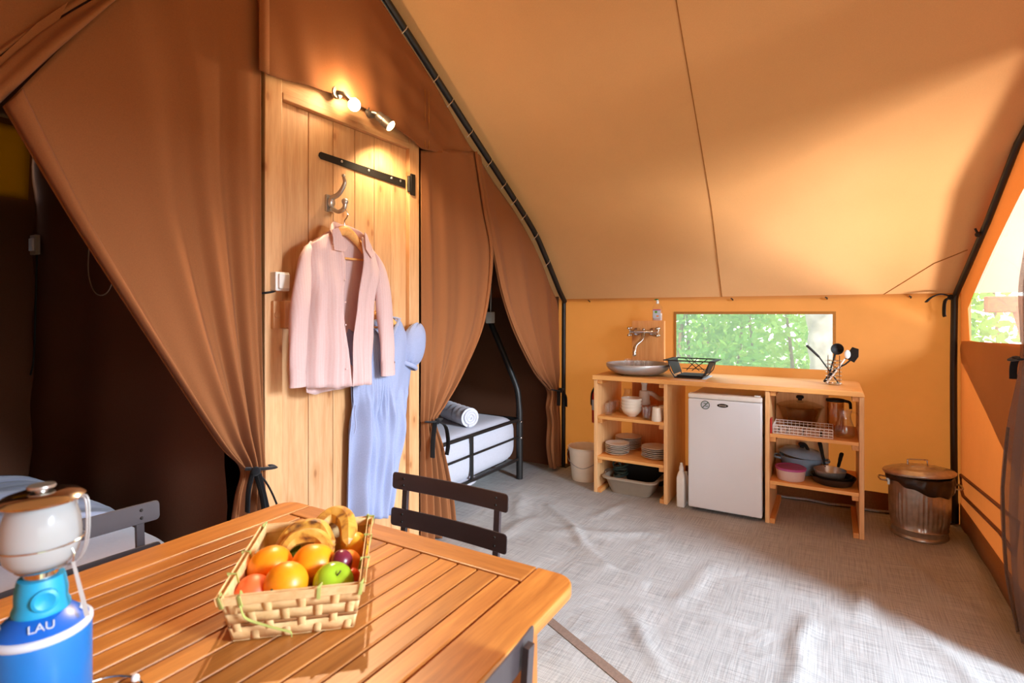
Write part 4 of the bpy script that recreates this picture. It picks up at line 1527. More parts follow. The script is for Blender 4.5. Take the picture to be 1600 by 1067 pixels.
mb.tube(path([(1.248, 3.85, 1.68), (1.245, 3.86, 1.4), (1.25, 3.90, 1.1), (1.245, 3.93, 1.0)], 20), 0.005, 6)
tag(mb.build('switch_cable', M['rubber']), 'black cable hanging under the pale switch in the left bedroom', 'cable')


# ------------------------------------------------------------------ table
TZ = 0.74
TX0, TX1, TY0, TY1 = -0.36, 1.150, 0.502, 1.532
tb = thing('table', 'large slatted wooden garden table with rounded corners and a fruit basket on it', 'table', (0.4, 1.017, 0))


def rounded(poly_fn, n=10):
    return poly_fn


R = 0.055
# end rail across the far edge, between the long rails
mb = MB(); mb.box(1.072, TX1, 0.612, 1.424, TZ - 0.028, TZ)
mb.build('end_rail', M['teak_y'], tb, bevel=0.004)
mb = MB(); mb.box(TX0, TX0 + 0.078, 0.612, 1.424, TZ - 0.028, TZ)
mb.build('end_rail', M['teak_y'], tb, bevel=0.004)


def long_rail(ya, yb, outer):
    """rail with rounded outer corners; outer=-1 if the outside is at ya"""
    pts = []
    yo, yi = (ya, yb) if outer < 0 else (yb, ya)
    s = 1 if outer < 0 else -1
    pts.append((TX0, yi))
    for k in range(9):
        a = PI / 2 * k / 8
        pts.append((TX0 + R - R * math.cos(a), yo + s * (R - R * math.sin(a))))
    for k in range(9):
        a = PI / 2 * k / 8
        pts.append((TX1 - R + R * math.sin(a), yo + s * (R - R * math.cos(a))))
    pts.append((TX1, yi))
    if s < 0:
        pts = pts[::-1]
    m = MB()
    m.prism(pts, TZ - 0.028, TZ)
    return m


long_rail(TY0, 0.609, -1).build('side_rail', M['teak_x'], tb, bevel=0.004)
long_rail(1.427, TY1, 1).build('side_rail', M['teak_x'], tb, bevel=0.004)
mb = MB(); mb.box(-0.277, 1.068, -0.0262, 0.0262, -0.022, 0.0)
sl0 = None
for i in range(14):
    y = 0.6125 + 0.0581 * (i + 0.5)
    if sl0 is None:
        sl0 = mb.build('slat', M['teak_x'], tb, local=True, bevel=0.0026)
        s_ = sl0
    else:
        s_ = sl0.copy()
        COL.objects.link(s_)
    s_.location = (-0.4, y - 1.017, TZ - 0.001)
mb = MB()
for x in (-0.18, 0.40, 0.98):
    mb.box(x - 0.03, x + 0.03, 0.56, 1.47, TZ - 0.052, TZ - 0.0285)
mb.build('cross_bearer', M['teak_y'], tb)
for y in (0.585, 1.435):
    mb = MB(); mb.box(-0.25, 1.04, y - 0.012, y + 0.012, TZ - 0.11, TZ - 0.029)
    mb.build('apron', M['teak_x'], tb)
for x in (-0.26, 1.04):
    for y in (0.60, 1.43):
        mb = MB(); mb.box(x - 0.032, x + 0.032, y - 0.032, y + 0.032, 0.0, TZ - 0.029)
        mb.build('leg', M['teak_z'], tb, bevel=0.004)


# ------------------------------------------------------------------ folding chairs
def make_chair(label):
    t = thing('folding_chair', label, 'chair', (0, 0, 0), 0, 'folding chairs around the table')
    lean = 0.07

    def slat_at(z0, z1, half):
        m = MB()
        pts = []
        ys_ = [-half, -half + .002, -half + .006, -half + .012] + [-half + .012 + (2 * half - .024) * i / 8 for i in range(1, 8)] + [half - .012, half - .006, half - .002, half]
        nseg = len(ys_) - 1
        for y in ys_:
            x = -0.22 - 0.012 * (1 - (y / half) ** 2)
            e_ = max(0.0, 0.012 - (half - abs(y)))
            pts.append((x, y, 0.012 - math.sqrt(max(0.0, 0.012 ** 2 - e_ ** 2))))
        for i in range(nseg):
            (xa, ya, ia), (xb, yb, ib) = pts[i], pts[i + 1]
            vs = []
            for (x, y, q_) in ((xa, ya, ia), (xb, yb, ib)):
                for z in (z0 + q_, z1 - q_):
                    off = -(z - 0.75) * lean
                    vs += [(x + off, y, z), (x + off - 0.0035, y, z)]
            # vs order: a z0 f,b ; a z1 f,b ; b z0 f,b ; b z1 f,b
            fs = [(0, 4, 6, 2), (1, 3, 7, 5), (2, 6, 7, 3), (0, 1, 5, 4)]
            if i == 0:
                fs.append((0, 2, 3, 1))
            if i == nseg - 1:
                fs.append((4, 5, 7, 6))
            m.add(vs, fs)
        return m
    slat_at(0.752, 0.808, 0.232).build('back_slat', M['chair'], t, local=True, bevel=0.0015, seg=1)
    slat_at(0.630, 0.690, 0.232).build('back_slat', M['chair'], t, local=True, bevel=0.0015, seg=1)
    for s in (-1, 1):
        y = s * 0.185
        mb = MB()
        mb.add([], [])
        # upright running from the back down and forward to the front foot
        P = [(-0.2415, 0.798), (-0.2275, 0.60), (-0.17, 0.45), (0.20, 0.0)]
        for (xa, za), (xb, zb) in zip(P, P[1:]):
            d = Vector((xb - xa, 0, zb - za)).normalized()
            nrm = Vector((d.z, 0, -d.x)) * 0.006
            vs = []
            for (x, z) in ((xa, za), (xb, zb)):
                for yy in (y - 0.010, y + 0.010):
                    vs += [(x - nrm.x, yy, z - nrm.z), (x + nrm.x, yy, z + nrm.z)]
            mb.add(vs, [(0, 1, 3, 2), (4, 6, 7, 5), (0, 4, 5, 1), (2, 3, 7, 6), (0, 2, 6, 4), (1, 5, 7, 3)])
        mb.build('upright', M['chair'], t, local=True)
        mb = MB()
        mb.tube([(0.16, y * 0.93, 0.44), (0.0, y * 0.93, 0.24), (-0.20, y * 0.93, 0.0)], 0.009, 8)
        mb.build('leg', M['chair'], t, local=True)
        mb = MB()
        for z in (0.768, 0.790, 0.647, 0.672):
            x = -0.2235 - (z - 0.75) * lean - 0.0065 * 0.6
            mb.ball((x + 0.0035, y, z), 0.0045, 8, 6, rx=0.8)
            mb.ball((x - 0.0075, y, z), 0.0045, 8, 6, rx=0.8)
        mb.build('rivet', M['iron'], t, local=True)
    for k in range(6):
        x = -0.16 + 0.064 * k
        mb = MB(); mb.box(x - 0.024, x + 0.024, -0.20, 0.20, 0.450, 0.456)
        mb.build('seat_slat', M['chair'], t, local=True, bevel=0.001, seg=1)
    mb = MB()
    for s in (-1, 1):
        mb.box(-0.18, 0.19, s * 0.17 - 0.009, s * 0.17 + 0.009, 0.430, 0.450)
    mb.build('seat_frame', M['chair'], t, local=True)
    mb = MB(); mb.tube([(-0.17, -0.17, 0.035), (-0.17, 0.17, 0.035)], 0.006, 8)
    mb.tube([(0.17, -0.185, 0.037), (0.17, 0.185, 0.037)], 0.006, 8)
    mb.build('stretcher', M['chair'], t, local=True)
    return t


ch = make_chair('dark folding metal chair at the far end of the table, before the blue dress')
ch.location = (1.160, 1.065, 0)
ch.rotation_euler = (0, 0, PI)
dup(ch, (0.598, 1.465, 0), -PI / 2, 'folding metal chair in front of the left bed, behind the blue lantern')
dup(ch, (0.602, 0.676, 0), PI / 2, 'folding metal chair on the near right side, its back hiding the table edge')

# ------------------------------------------------------------------ fruit basket
BC = Vector((0.781, 0.981, TZ))
ex = Vector((0.68, -0.73, 0)).normalized()
ey = Vector((0, 0, 1)).cross(ex)
BM = Matrix(((ex.x, ey.x, 0, BC.x), (ex.y, ey.y, 0, BC.y), (0, 0, 1, BC.z), (0, 0, 0, 1)))
bk = thing('fruit_basket', 'woven splint basket full of fruit on the slatted table', 'basket', tuple(BC))
HX, HY, BX, BY, BH = 0.125, 0.171, 0.108, 0.150, 0.092


def side_pt(side, s, z, off):
    """point on a tapered wall; s along it -1..1, off outwards"""
    k = z / BH
    hx, hy = BX + (HX - BX) * k, BY + (HY - BY) * k
    if side == 0:
        return (s * hx, -hy - off, z)
    if side == 1:
        return (hx + off, s * hy, z)
    if side == 2:
        return (-s * hx, hy + off, z)
    return (-hx - off, -s * hy, z)


for side in range(4):
    nvert = 8 if side % 2 == 0 else 11
    for r, (za, zb) in enumerate(((0.004, 0.029), (0.0305, 0.0365), (0.038, 0.058), (0.0595, 0.081))):
        mb = MB()
        steps = nvert * 6
        mb.grid(lambda u, v: side_pt(side, -1 + 2 * u, za + (zb - za) * v, 0.0010 * math.sin(PI * nvert * u + PI * r)), steps, 2, M=BM)
        mb.build('splint', M['splint_dark'] if r == 1 else M['splint'], bk, sharp=0, solid=0.0014)
    for k in range(nvert):
        sc = -1 + 2 * (k + 0.5) / nvert
        w_ = (1.0 / nvert) * 0.52
        mb = MB()
        mb.grid(lambda u, v: side_pt(side, sc + w_ * (2 * u - 1), 0.002 + 0.080 * v, -0.0013 * math.sin(PI * nvert * ((sc + 1) / 2) + PI * (v * 3.2))), 2, 16, M=BM)
        mb.build('splint', M['splint'], bk, sharp=0, solid=0.0012)
for side in range(4):
    mb = MB()
    for off in (0.0045, -0.0045):
        a, b = side_pt(side, -1.04, 0.079, off), side_pt(side, 1.04, 0.079, off)
        c, d = side_pt(side, 1.04, 0.096, off), side_pt(side, -1.04, 0.096, off)
        o2 = 0.0018 if off > 0 else -0.0018
        q = [side_pt(side, s, z, off + e) for e in (0, o2) for s, z in ((-1.04, .079), (1.04, .079), (1.04, .096), (-1.04, .096))]
        mb.add(q, [(0, 1, 2, 3), (4, 7, 6, 5), (0, 4, 5, 1), (1, 5, 6, 2), (2, 6, 7, 3), (3, 7, 4, 0)], False, BM)
    mb.build('rim', M['splint'], bk, bevel=0.0006, seg=1)
mb = MB(); mb.box(-BX, BX, -BY, BY, 0.001, 0.005, BM)
mb.build('base', M['splint'], bk)
mb = MB()
for side in range(4):
    mb.grid(lambda u, v: side_pt(side, -1 + 2 * u, 0.002 + 0.086 * v, -0.0022), 2, 2, M=BM)
mb.build('lining', M['splint'], bk)
for side, s in ((0, -0.72), (0, 0.38), (0, -0.99), (0, 0.99), (1, 0.98), (1, 0.3), (1, -0.4), (2, 0.97), (2, 0.1), (2, -0.96), (3, -0.1), (3, 0.5)):
    mb = MB()
    loop = [side_pt(side, s, 0.076, 0.008), side_pt(side, s, 0.099, 0.008), side_pt(side, s + .01, 0.099, -0.008), side_pt(side, s + .01, 0.076, -0.008)]
    mb.tube(loop, 0.0042, 6, closed=True, M=BM, flat=0.35)
    mb.build('raffia_tie', M['raffia'], bk)
mb = MB()
mb.tube(path([side_pt(0, -0.72, 0.080, 0.010), side_pt(0, -0.68, 0.055, 0.012), side_pt(0, -0.45, 0.040, 0.016), side_pt(0, -0.2, 0.030, 0.022), side_pt(0, -0.02, 0.022, 0.024), side_pt(0, -0.01, 0.012, 0.022)], 30), 0.0034, 6, M=BM, flat=0.4)
mb.build('raffia_end', M['raffia'], bk)
# packing straw
mb = MB()
for i in range(420):
    x, y = random.uniform(-0.098, 0.098), random.uniform(-0.138, 0.138)
    a = random.uniform(0, 2 * PI)
    L = random.uniform(0.012, 0.03)
    z = random.uniform(0.008, 0.036)
    c = Vector((x, y, z))
    d = Vector((math.cos(a), math.sin(a), random.uniform(-.3, .3))) * L
    k = Vector((-math.sin(a), math.cos(a), 0)) * random.uniform(-.4, .4) * L
    pts = [c - d, c + k, c + d]
    pts = [(min(.1, max(-.1, p.x)), min(.142, max(-.142, p.y)), max(.006, p.z)) for p in pts]
    mb.tube(pts, 0.0011, 4, M=BM)
mb.box(-0.1, 0.1, -0.142, 0.142, 0.0055, 0.012, BM)
o = mb.build('packing_straw', M['straw'])
tag(o, 'brown shredded straw lining the fruit basket', 'straw', kind='stuff')
mb = MB()
mb.grid(lambda u, v: (-0.085 + 0.05 * u, 0.118 + 0.02 * u + 0.004 * math.sin(9 * v), 0.030 + 0.045 * v), 6, 6, M=BM)
o = mb.build('tissue_paper', M['leaf_paper'], solid=0.001)
tag(o, 'scrap of bright green tissue behind the bananas in the basket', 'paper')

# ------------------------------------------------------------------ fruit


def dimple(d, k=0.12):
    return 1.0 - k * math.exp(-((1 - d.z) / 0.06)) - 0.05 * math.exp(-((1 + d.z) / 0.05))


def fruit(name, label, cat, px, r, mat, aim=(0, 0, 1), rz=1.0, dip=0.05, stem=None, group=None):
    t = thing(name, label, cat, px, 0, group)
    q = Vector(aim).normalized().to_track_quat('Z', 'Y').to_matrix().to_4x4()
    Mx = Matrix.Translation(px) @ q
    mb = MB()
    mb.ball((0, 0, 0), r, 32, 22, Mx, rz=rz, fn=lambda d: dimple(d, dip))
    mb.build('flesh', mat, t, sharp=0)
    if stem:
        mb = MB()
        if stem == 'navel':
            mb.ball((0, 0, r * rz * (1 - dip)), r * 0.09, 10, 6, Mx, rz=0.5)
        else:
            mb.tube([(0, 0, r * rz * (0.80)), (0.002, 0, r * rz * 0.98), (0.005, 0.002, r * rz * 1.08)], 0.0016, 6, M=Mx)
        mb.build('stem', M['stem'], t)
    return t


fruit('orange', 'large orange at the left side of the basket under the banana', 'orange', (0.727, 1.031, 0.809), 0.046, M['orange_fruit'], (-.2, .3, 1), 0.94)
fruit('orange', 'orange in the middle of the basket, beside the plum', 'orange', (0.778, 0.956, 0.811), 0.046, M['orange_fruit'], (.4, .2, 1), 0.97)
fruit('orange', 'orange with a visible stem scar at the near side of the basket', 'orange', (0.694, 0.934, 0.811), 0.043, M['orange_fruit'], (-.85, -.2, .15), 0.97, 0.04, 'navel')
fruit('peach', 'red orange peach behind the near left basket rim', 'peach', (0.655, 0.985, 0.796), 0.037, M['peach'], (-.5, .2, .6), 0.95, 0.10)
fruit('peach', 'small orange peach deepest in the near left basket corner', 'peach', (0.650, 0.955, 0.772), 0.024, M['peach'], (0, .2, 1), 0.95, 0.10)
fruit('apple', 'shiny green apple at the right front of the basket', 'apple', (0.755, 0.868, 0.806), 0.040, M['apple'], (-.15, -.45, .55), 0.90, 0.24, 'stalk')
fruit('plum', 'dark red plum between the green apple and the oranges', 'plum', (0.803, 0.899, 0.821), 0.023, M['plum'], (0.4, .2, 1), 1.1, 0.03)
fruit('apricot', 'orange apricot against the right basket wall above the plum', 'apricot', (0.836, 0.913, 0.803), 0.027, M['apricot'], (.4, -.5, .6), 0.97, 0.06)
fruit('nectarine', 'red nectarine squeezed between green apple and basket wall', 'nectarine', (0.804, 0.872, 0.796), 0.019, M['nectarine'], (0, 0, 1), 0.95, 0.08)
fruit('lemon', 'yellow lemon in the far right basket corner next to the bananas', 'lemon', (0.898, 0.960, 0.806), 0.031, M['lemon'], (.3, 1, .1), 1.2, 0.0)


def banana(label, pts, r):
    t = thing('banana', label, 'banana', pts[1], 0, 'ripe bananas in the basket')
    P = path(pts, 24)
    rs = []
    for i in range(25):
        f = i / 24
        rs.append(r * (0.28 + 0.72 * min(1, (math.sin(PI * (0.08 + 0.84 * f))) ** 0.55)) if 0.04 < f < 0.96 else r * 0.26)
    mb = MB(); mb.tube(P, rs, 7, flat=0.95)
    mb.build('peel', M['banana'], t, sharp=25)
    mb = MB(); mb.tube([P[0], tuple(np.array(P[0]) + (np.array(P[0]) - np.array(P[1])) * 1.6)], [r * 0.24, r * 0.2], 7)
    mb.build('stalk', M['stem'], t)
    return t


banana('brown spotted banana lying across the far side of the basket', [(0.776, 1.082, 0.802), (0.83, 1.090, 0.838), (0.868, 1.045, 0.843), (0.855, 0.985, 0.815)], 0.0185)
banana('brown spotted banana in front of its twin, above the oranges', [(0.765, 1.052, 0.815), (0.806, 1.055, 0.836), (0.838, 1.015, 0.838), (0.836, 0.965, 0.812)], 0.0175)
banana('stout brown tipped banana arching over the far basket wall', [(0.868, 1.062, 0.838), (0.915, 1.052, 0.856), (0.915, 1.005, 0.848), (0.872, 0.953, 0.818)], 0.024)

# ------------------------------------------------------------------ gas lantern
LX, LY = 0.332, 1.008
ln = thing('gas_lantern', 'blue camping gas lantern with frosted globe at the near left table corner', 'lantern', (LX, LY, TZ))
L = lambda z: (LX, LY, TZ + z)
mb = MB()
mb.lathe([(0.0, 0.0), (0.050, 0.0), (0.058, 0.004), (0.060, 0.012), (0.060, 0.140), (0.0585, 0.146)], L(0), 48)
mb.build('canister', M['blue_can'], ln, sharp=50)
mb = MB()
mb.lathe([(0.0595, 0.141), (0.0612, 0.144), (0.0612, 0.149), (0.0585, 0.152), (0.055, 0.1525)], L(0), 48)
mb.build('white_band', M['white_print'], ln, sharp=0)
mb = MB()
mb.lathe([(0.0565, 0.1520), (0.053, 0.1545), (0.034, 0.1725), (0.0, 0.173)], L(0), 48)
top = mb.build('canister_top', M['blue_dark'], ln, sharp=0)
view = math.atan2(-LY, -LX)


def text(body, size, mat, parent, M_, name='lettering', extrude=0.0006):
    cu = bpy.data.curves.new(name, 'FONT')
    cu.body = body
    cu.size = size
    cu.extrude = extrude
    cu.align_x = 'CENTER'
    cu.align_y = 'CENTER'
    cu.materials.append(mat)
    tmp = bpy.data.objects.new(name + '_tmp', cu)
    COL.objects.link(tmp)
    dg = bpy.context.evaluated_depsgraph_get()
    me = bpy.data.meshes.new_from_object(tmp.evaluated_get(dg))
    bpy.data.objects.remove(tmp)
    me.transform(M_)
    o = bpy.data.objects.new(name, me)
    COL.objects.link(o)
    if not me.materials:
        me.materials.append(mat)
    o.parent = parent
    o.matrix_parent_inverse = WM(parent).inverted()
    return o


vx = Vector((math.cos(view), math.sin(view), 0))
tx = Vector((-vx.y, vx.x, 0))
cpt = Vector(L(0.1640)) + vx * 0.0445
upv = (Vector((0, 0, 0.018)) - vx * 0.019).normalized()
nv_ = tx.cross(upv)
TM = Matrix(((tx.x, upv.x, nv_.x, cpt.x), (tx.y, upv.y, nv_.y, cpt.y), (tx.z, upv.z, nv_.z, cpt.z), (0, 0, 0, 1)))
text('LAU', 0.0165, M['white_print'], top, TM)
for sgn in (-1, 1):
    mb = MB()
    for k in range(3):
        a = view + sgn * (1.35 + 0.10 * k)
        mb.box(-0.003, 0.003, -0.002, 0.002, 0, 0.0006, Matrix.Translation((LX + 0.047 * math.cos(a), LY + 0.047 * math.sin(a), TZ + 0.162)) @ Matrix.Rotation(a, 4, 'Z') @ Matrix.Rotation(0.75, 4, 'Y'))
    mb.build('lettering', M['white_print'], top)
mb = MB()
mb.lathe([(0.0, 0.172), (0.034, 0.172), (0.0345, 0.178), (0.031, 0.186), (0.0315, 0.200), (0.0290, 0.215), (0.0275, 0.222), (0.018, 0.224), (0.0, 0.224)], L(0), 32)
va = mb.build('valve_body', M['cyan'], ln, sharp=60)
mb = MB()
kc = Vector(L(0.196)) + vx * 0.030 + tx * 0.004
q = Matrix.Translation(kc) @ vx.to_track_quat('Z', 'Y').to_matrix().to_4x4()
mb.lathe([(0.016, -0.006), (0.016, 0.004), (0.012, 0.0055), (0.006, 0.003), (0.0, 0.0025)], n=24, M=q)
mb.build('knob', M['cyan'], va, sharp=40)
mb = MB()
mb.lathe([(0.021, 0.222), (0.021, 0.232), (0.030, 0.235), (0.032, 0.238), (0.030, 0.240)], L(0), 32)
mb.build('burner_collar', M['chrome'], ln, sharp=40)
mb = MB()
mb.lathe([(0.026, 0.240), (0.036, 0.242), (0.0435, 0.252), (0.0475, 0.268), (0.0480, 0.285), (0.0460, 0.305), (0.041, 0.322), (0.036, 0.330)], L(0), 48)
mb.build('globe', M['frost'], ln, sharp=0)
mb = MB()
mb.lathe([(0.040, 0.330), (0.0515, 0.334), (0.0525, 0.337), (0.046, 0.342), (0.030, 0.347), (0.017, 0.348), (0.0, 0.348)], L(0), 48)
cp = mb.build('heat_cap', M['chrome'], ln, sharp=30)
mb = MB()
mb.lathe([(0.0, 0.352), (0.0165, 0.352), (0.0175, 0.354), (0.0165, 0.3565), (0.0, 0.357)], L(0), 28)
mb.lathe([(0.008, 0.346), (0.008, 0.353)], L(0), 16)
mb.build('cap_button', M['steel'], cp, sharp=40)
aR = math.atan2(-math.cos(THETA), math.sin(THETA))
for a in (aR + 0.2, aR + PI - 0.2, aR - PI / 2 + PI):
    ca, sa = math.cos(a), math.sin(a)
    ta = Vector((-sa, ca, 0))
    mb = MB()
    for e in (-0.0035, 0.0035):
        P = [(r * ca + ta.x * e, r * sa + ta.y * e, z) for r, z in ((0.048, 0.337), (0.0590, 0.332), (0.0610, 0.290), (0.0570, 0.258), (0.046, 0.240), (0.024, 0.232))]
        mb.tube([(LX + x, LY + y, TZ + z) for x, y, z in path(P, 20)], 0.0014, 6)
    mb.build('guard_wire', M['satin'], ln)
mb = MB()
mb.tube([(LX + 0.0505 * math.cos(2 * PI * i / 40), LY + 0.0505 * math.sin(2 * PI * i / 40), TZ + 0.273) for i in range(40)], 0.0011, 6, closed=True)
mb.build('guard_wire', M['chrome'], ln)
a = view + 0.95
# paper tag hanging from the guard, on the side of the table slats
ad = Vector((math.sin(THETA), -math.cos(THETA), 0))
b0 = Vector(L(0.243)) + ad * 0.047
b1 = Vector(L(0.162)) + ad * 0.068
mb = MB()
wv = vx.cross(Vector((0, 0, 1))).normalized() * 0.0021
mb.add([tuple(b0 - wv), tuple(b0 + wv), tuple(b1 + wv * 1.5), tuple(b1 - wv * 1.5)], [(0, 1, 2, 3)])
mb.build('paper_tag', M['tag'], ln, solid=0.0006)
mb = MB()
mb.tube([tuple(b0 + ad * 0.000 + Vector((0, 0, 0.0))), tuple(b0 + ad * 0.002 + Vector((0, 0, 0.012))), tuple(b0 - ad * 0.002 + Vector((0, 0, 0.02)))], 0.0012, 6)
mb.build('tag_string', M['chrome'], ln)

wrg = thing('wire_ring', 'thin wire ring with a white bead lying on the table beside the blue lantern', 'wire ring', (0.425, 1.005, TZ))
mb = MB()
mb.tube([(0.395 + 0.058 * math.cos(2 * PI * i / 40), 0.985 + 0.058 * math.sin(2 * PI * i / 40), TZ + 0.004 + 0.004 * math.sin(2 * PI * i / 40)) for i in range(40)], 0.0022, 8, closed=True)
mb.build('wire', M['chrome'], wrg)
mb = MB(); mb.ball((0.450, 0.992, TZ + 0.007), 0.0065, 12, 8)
mb.build('bead', M['white'], wrg)


# ------------------------------------------------------------------ kitchen
KX0, KX1, KT = 3.822, 4.385, 0.885
SH1, SH2 = 0.578, 0.275      # shelf tops


def shelf_unit(label, ya, yb, loc, back=KX1):
    """ya > yb: outer faces of its two side panels"""
    t = thing('shelf_unit', label, 'shelf unit', loc)
    for (a, b) in ((ya - 0.026, ya), (yb, yb + 0.026)):
        mb = MB(); mb.box(KX0 + 0.012, KX1, a, b, 0.0, KT - 0.034)
        mb.build('side_panel', M['kit_z'], t, bevel=0.003)
    for z in (SH1, SH2):
        mb = MB(); mb.box(KX0 + 0.014, back - 0.02, yb + 0.027, ya - 0.027, z - 0.022, z)
        mb.build('shelf', M['kit_y'], t, bevel=0.002)
    for z in (KT - 0.034, SH1 - 0.022, SH2 - 0.022):
        for (a, b) in ((ya - 0.062, ya - 0.027), (yb + 0.027, yb + 0.062)):
            mb = MB(); mb.box(KX0 + 0.022, KX1 - 0.04, a, b, z - 0.030, z - 0.0005)
            mb.build('cleat', M['kit_x'], t, bevel=0.002)
    for (a, b) in ((ya - 0.056, ya - 0.027), (yb + 0.027, yb + 0.056)):
        mb = MB(); mb.box(KX0 + 0.018, KX1 - 0.02, a, b, 0.0, 0.032)
        mb.build('floor_runner', M['kit_x'], t, bevel=0.002)
    return t


shelf_unit('open pine shelf unit under the sink with crockery on its shelves', 1.553, 1.000, (4.1, 1.28, 0), 4.317)
ur = shelf_unit('open pine shelf unit to the right of the fridge with pots and pans', 0.372, -0.166, (4.1, 0.10, 0))
mb = MB(); mb.box(KX0 + 0.4, KX1, 0.02, 0.34, 0.30, KT - 0.06)
mb.build('back_panel', M['kit_z'], ur, bevel=0.002)
wt = thing('worktop', 'long pine worktop with a rounded right end across both shelf units', 'worktop', (4.1, 0.69, KT))
poly = [(1.560, KT), (1.560, KT - 0.033)] + [(-0.168, KT - 0.033)]
for k in range(9):
    a = PI / 2 * k / 8
    poly.append((-0.168 + 0.030 - 0.030 * math.cos(a), KT - 0.030 + 0.030 * math.sin(a)))
mb = MB()
mb.prism(poly, KX0, 4.2985, Matrix(((0, 0, 1, 0), (1, 0, 0, 0), (0, 1, 0, 0), (0, 0, 0, 1))))
mb.build('board', M['kit_y'], wt, bevel=0.004)
# rear strips left and right of the upright tap board
mb = MB()
mb.prism([(1.144, KT), (1.144, KT - 0.033)] + poly[2:], 4.2987, KX1 + 0.01, Matrix(((0, 0, 1, 0), (1, 0, 0, 0), (0, 1, 0, 0), (0, 0, 0, 1))))
mb.build('rear_strip', M['kit_y'], wt, bevel=0.001)
mb = MB()
mb.box(4.2987, KX1 + 0.01, 1.410, 1.560, KT - 0.033, KT)
mb.build('rear_strip', M['kit_y'], wt, bevel=0.001)

fb = thing('faucet_board', 'upright pine board behind the sink carrying the chrome tap', 'board', (4.33, 1.275, 0))
mb = MB(); mb.box(4.300, 4.340, 1.146, 1.408, 0.0, 1.292)
o = mb.build('board', M['board_pine'], fb, bevel=0.002)
# notch of the worktop is behind: the board stands between worktop and wall
# tap
tp_ = thing('tap', 'chrome cross handled mixer tap on the pine board above the sink', 'tap', (4.29, 1.30, 1.205))
mb = MB()
mb.tube([(4.262, 1.225, 1.205), (4.262, 1.375, 1.205)], 0.014, 16)
mb.tube([(4.262, 1.235, 1.205), (4.30, 1.235, 1.205)], 0.016, 16)
mb.tube([(4.262, 1.365, 1.205), (4.30, 1.365, 1.205)], 0.016, 16)
mb.lathe([(0.0, 0.0), (0.032, 0.0), (0.030, 0.007), (0.016, 0.012)], n=24, M=Matrix.Translation((4.299, 1.235, 1.205)) @ Matrix.Rotation(-PI / 2, 4, 'Y'))
mb.lathe([(0.0, 0.0), (0.032, 0.0), (0.030, 0.007), (0.016, 0.012)], n=24, M=Matrix.Translation((4.299, 1.365, 1.205)) @ Matrix.Rotation(-PI / 2, 4, 'Y'))
mb.build('body', M['chrome'], tp_, sharp=50)
for y, s in ((1.380, 1), (1.220, -1)):
    mb = MB()
    mb.tube([(4.262, y, 1.205), (4.262, y + s * 0.030, 1.205)], [0.016, 0.012], 14)
    c = Vector((4.262, y + s * 0.030, 1.205))
    for k in range(4):
        a = PI / 4 + k * PI / 2
        e = c + Vector((math.cos(a), s * 0.12, math.sin(a))).normalized() * 0.040
        mb.tube([tuple(c), tuple(e)], 0.007, 8)
        mb.ball(tuple(e), 0.012, 12, 8)
    mb.ball(tuple(c), 0.012, 12, 8)
    mb.build('cross_handle', M['chrome'], tp_)
mb = MB()
sp = path([(4.262, 1.300, 1.195), (4.235, 1.298, 1.165), (4.215, 1.30, 1.145), (4.185, 1.31, 1.125), (4.150, 1.32, 1.110), (4.120, 1.325, 1.090), (4.105, 1.325, 1.060), (4.103, 1.325, 1.035)], 40)
mb.tube(sp, 0.0135, 14)
mb.lathe([(0.0, 0.0), (0.012, 0.0), (0.014, 0.006), (0.013, 0.026), (0.010, 0.030)], (4.103, 1.325, 1.020), 18)
mb.ball((4.262, 1.300, 1.224), 0.012, 12, 8)
mb.build('spout', M['chrome'], tp_)
# basin
bs = thing('sink', 'shallow round brushed metal sink bowl on the left end of the worktop', 'sink', (4.05, 1.280, KT))
mb = MB()
prof = [(0.0, 0.002), (0.11, 0.001), (0.15, 0.006), (0.19, 0.020), (0.220, 0.040), (0.237, 0.062), (0.2405, 0.078), (0.238, 0.086), (0.232, 0.086), (0.229, 0.078), (0.222, 0.060), (0.205, 0.044), (0.175, 0.028), (0.12, 0.016), (0.0, 0.013)]
mb.lathe(prof, (4.05, 1.280, KT), 56)
mb.build('bowl', M['satin'], bs, sharp=60)
mb = MB()
mb.lathe([(0.0, -0.034), (0.026, -0.034), (0.026, -0.075), (0.020, -0.085), (0.020, -0.125), (0.036, -0.130), (0.040, -0.16), (0.040, -0.20), (0.044, -0.205), (0.044, -0.235), (0.0, -0.24)], (4.10, 1.245, KT), 24)
mb.tube(path([(4.10, 1.245, KT - 0.15), (4.12, 1.19, KT - 0.15), (4.16, 1.15, KT - 0.19), (4.27, 1.12, KT - 0.20)], 14), 0.018, 10)
mb.build('drain_trap', M['white'], bs, sharp=50)
mb = MB()
mb.tube(path([(4.14, 1.10, KT - 0.05), (4.10, 1.07, KT - 0.10), (4.07, 1.05, KT - 0.17), (4.08, 1.06, KT - 0.22), (4.12, 1.09, KT - 0.18), (4.13, 1.10, KT - 0.10)], 24), 0.005, 8)
mb.build('drain_hose', M['rubber'], bs)


def tumbler(label, c, r0=0.026, r1=0.031, h=0.085, group='drinking glasses in the kitchen', mat='glass'):
    t = thing('drinking_glass', label, 'glass', c, 0, group)
    mb = MB()
    mb.lathe([(0.0, 0.0), (r0, 0.0), (r0 + 0.001, 0.004), (r1, h), (r1 - 0.0015, h), (r0 - 0.001, 0.008), (0.0, 0.007)], n=20)
    mb.build('tumbler', M[mat], t, local=True, sharp=50)
    return t


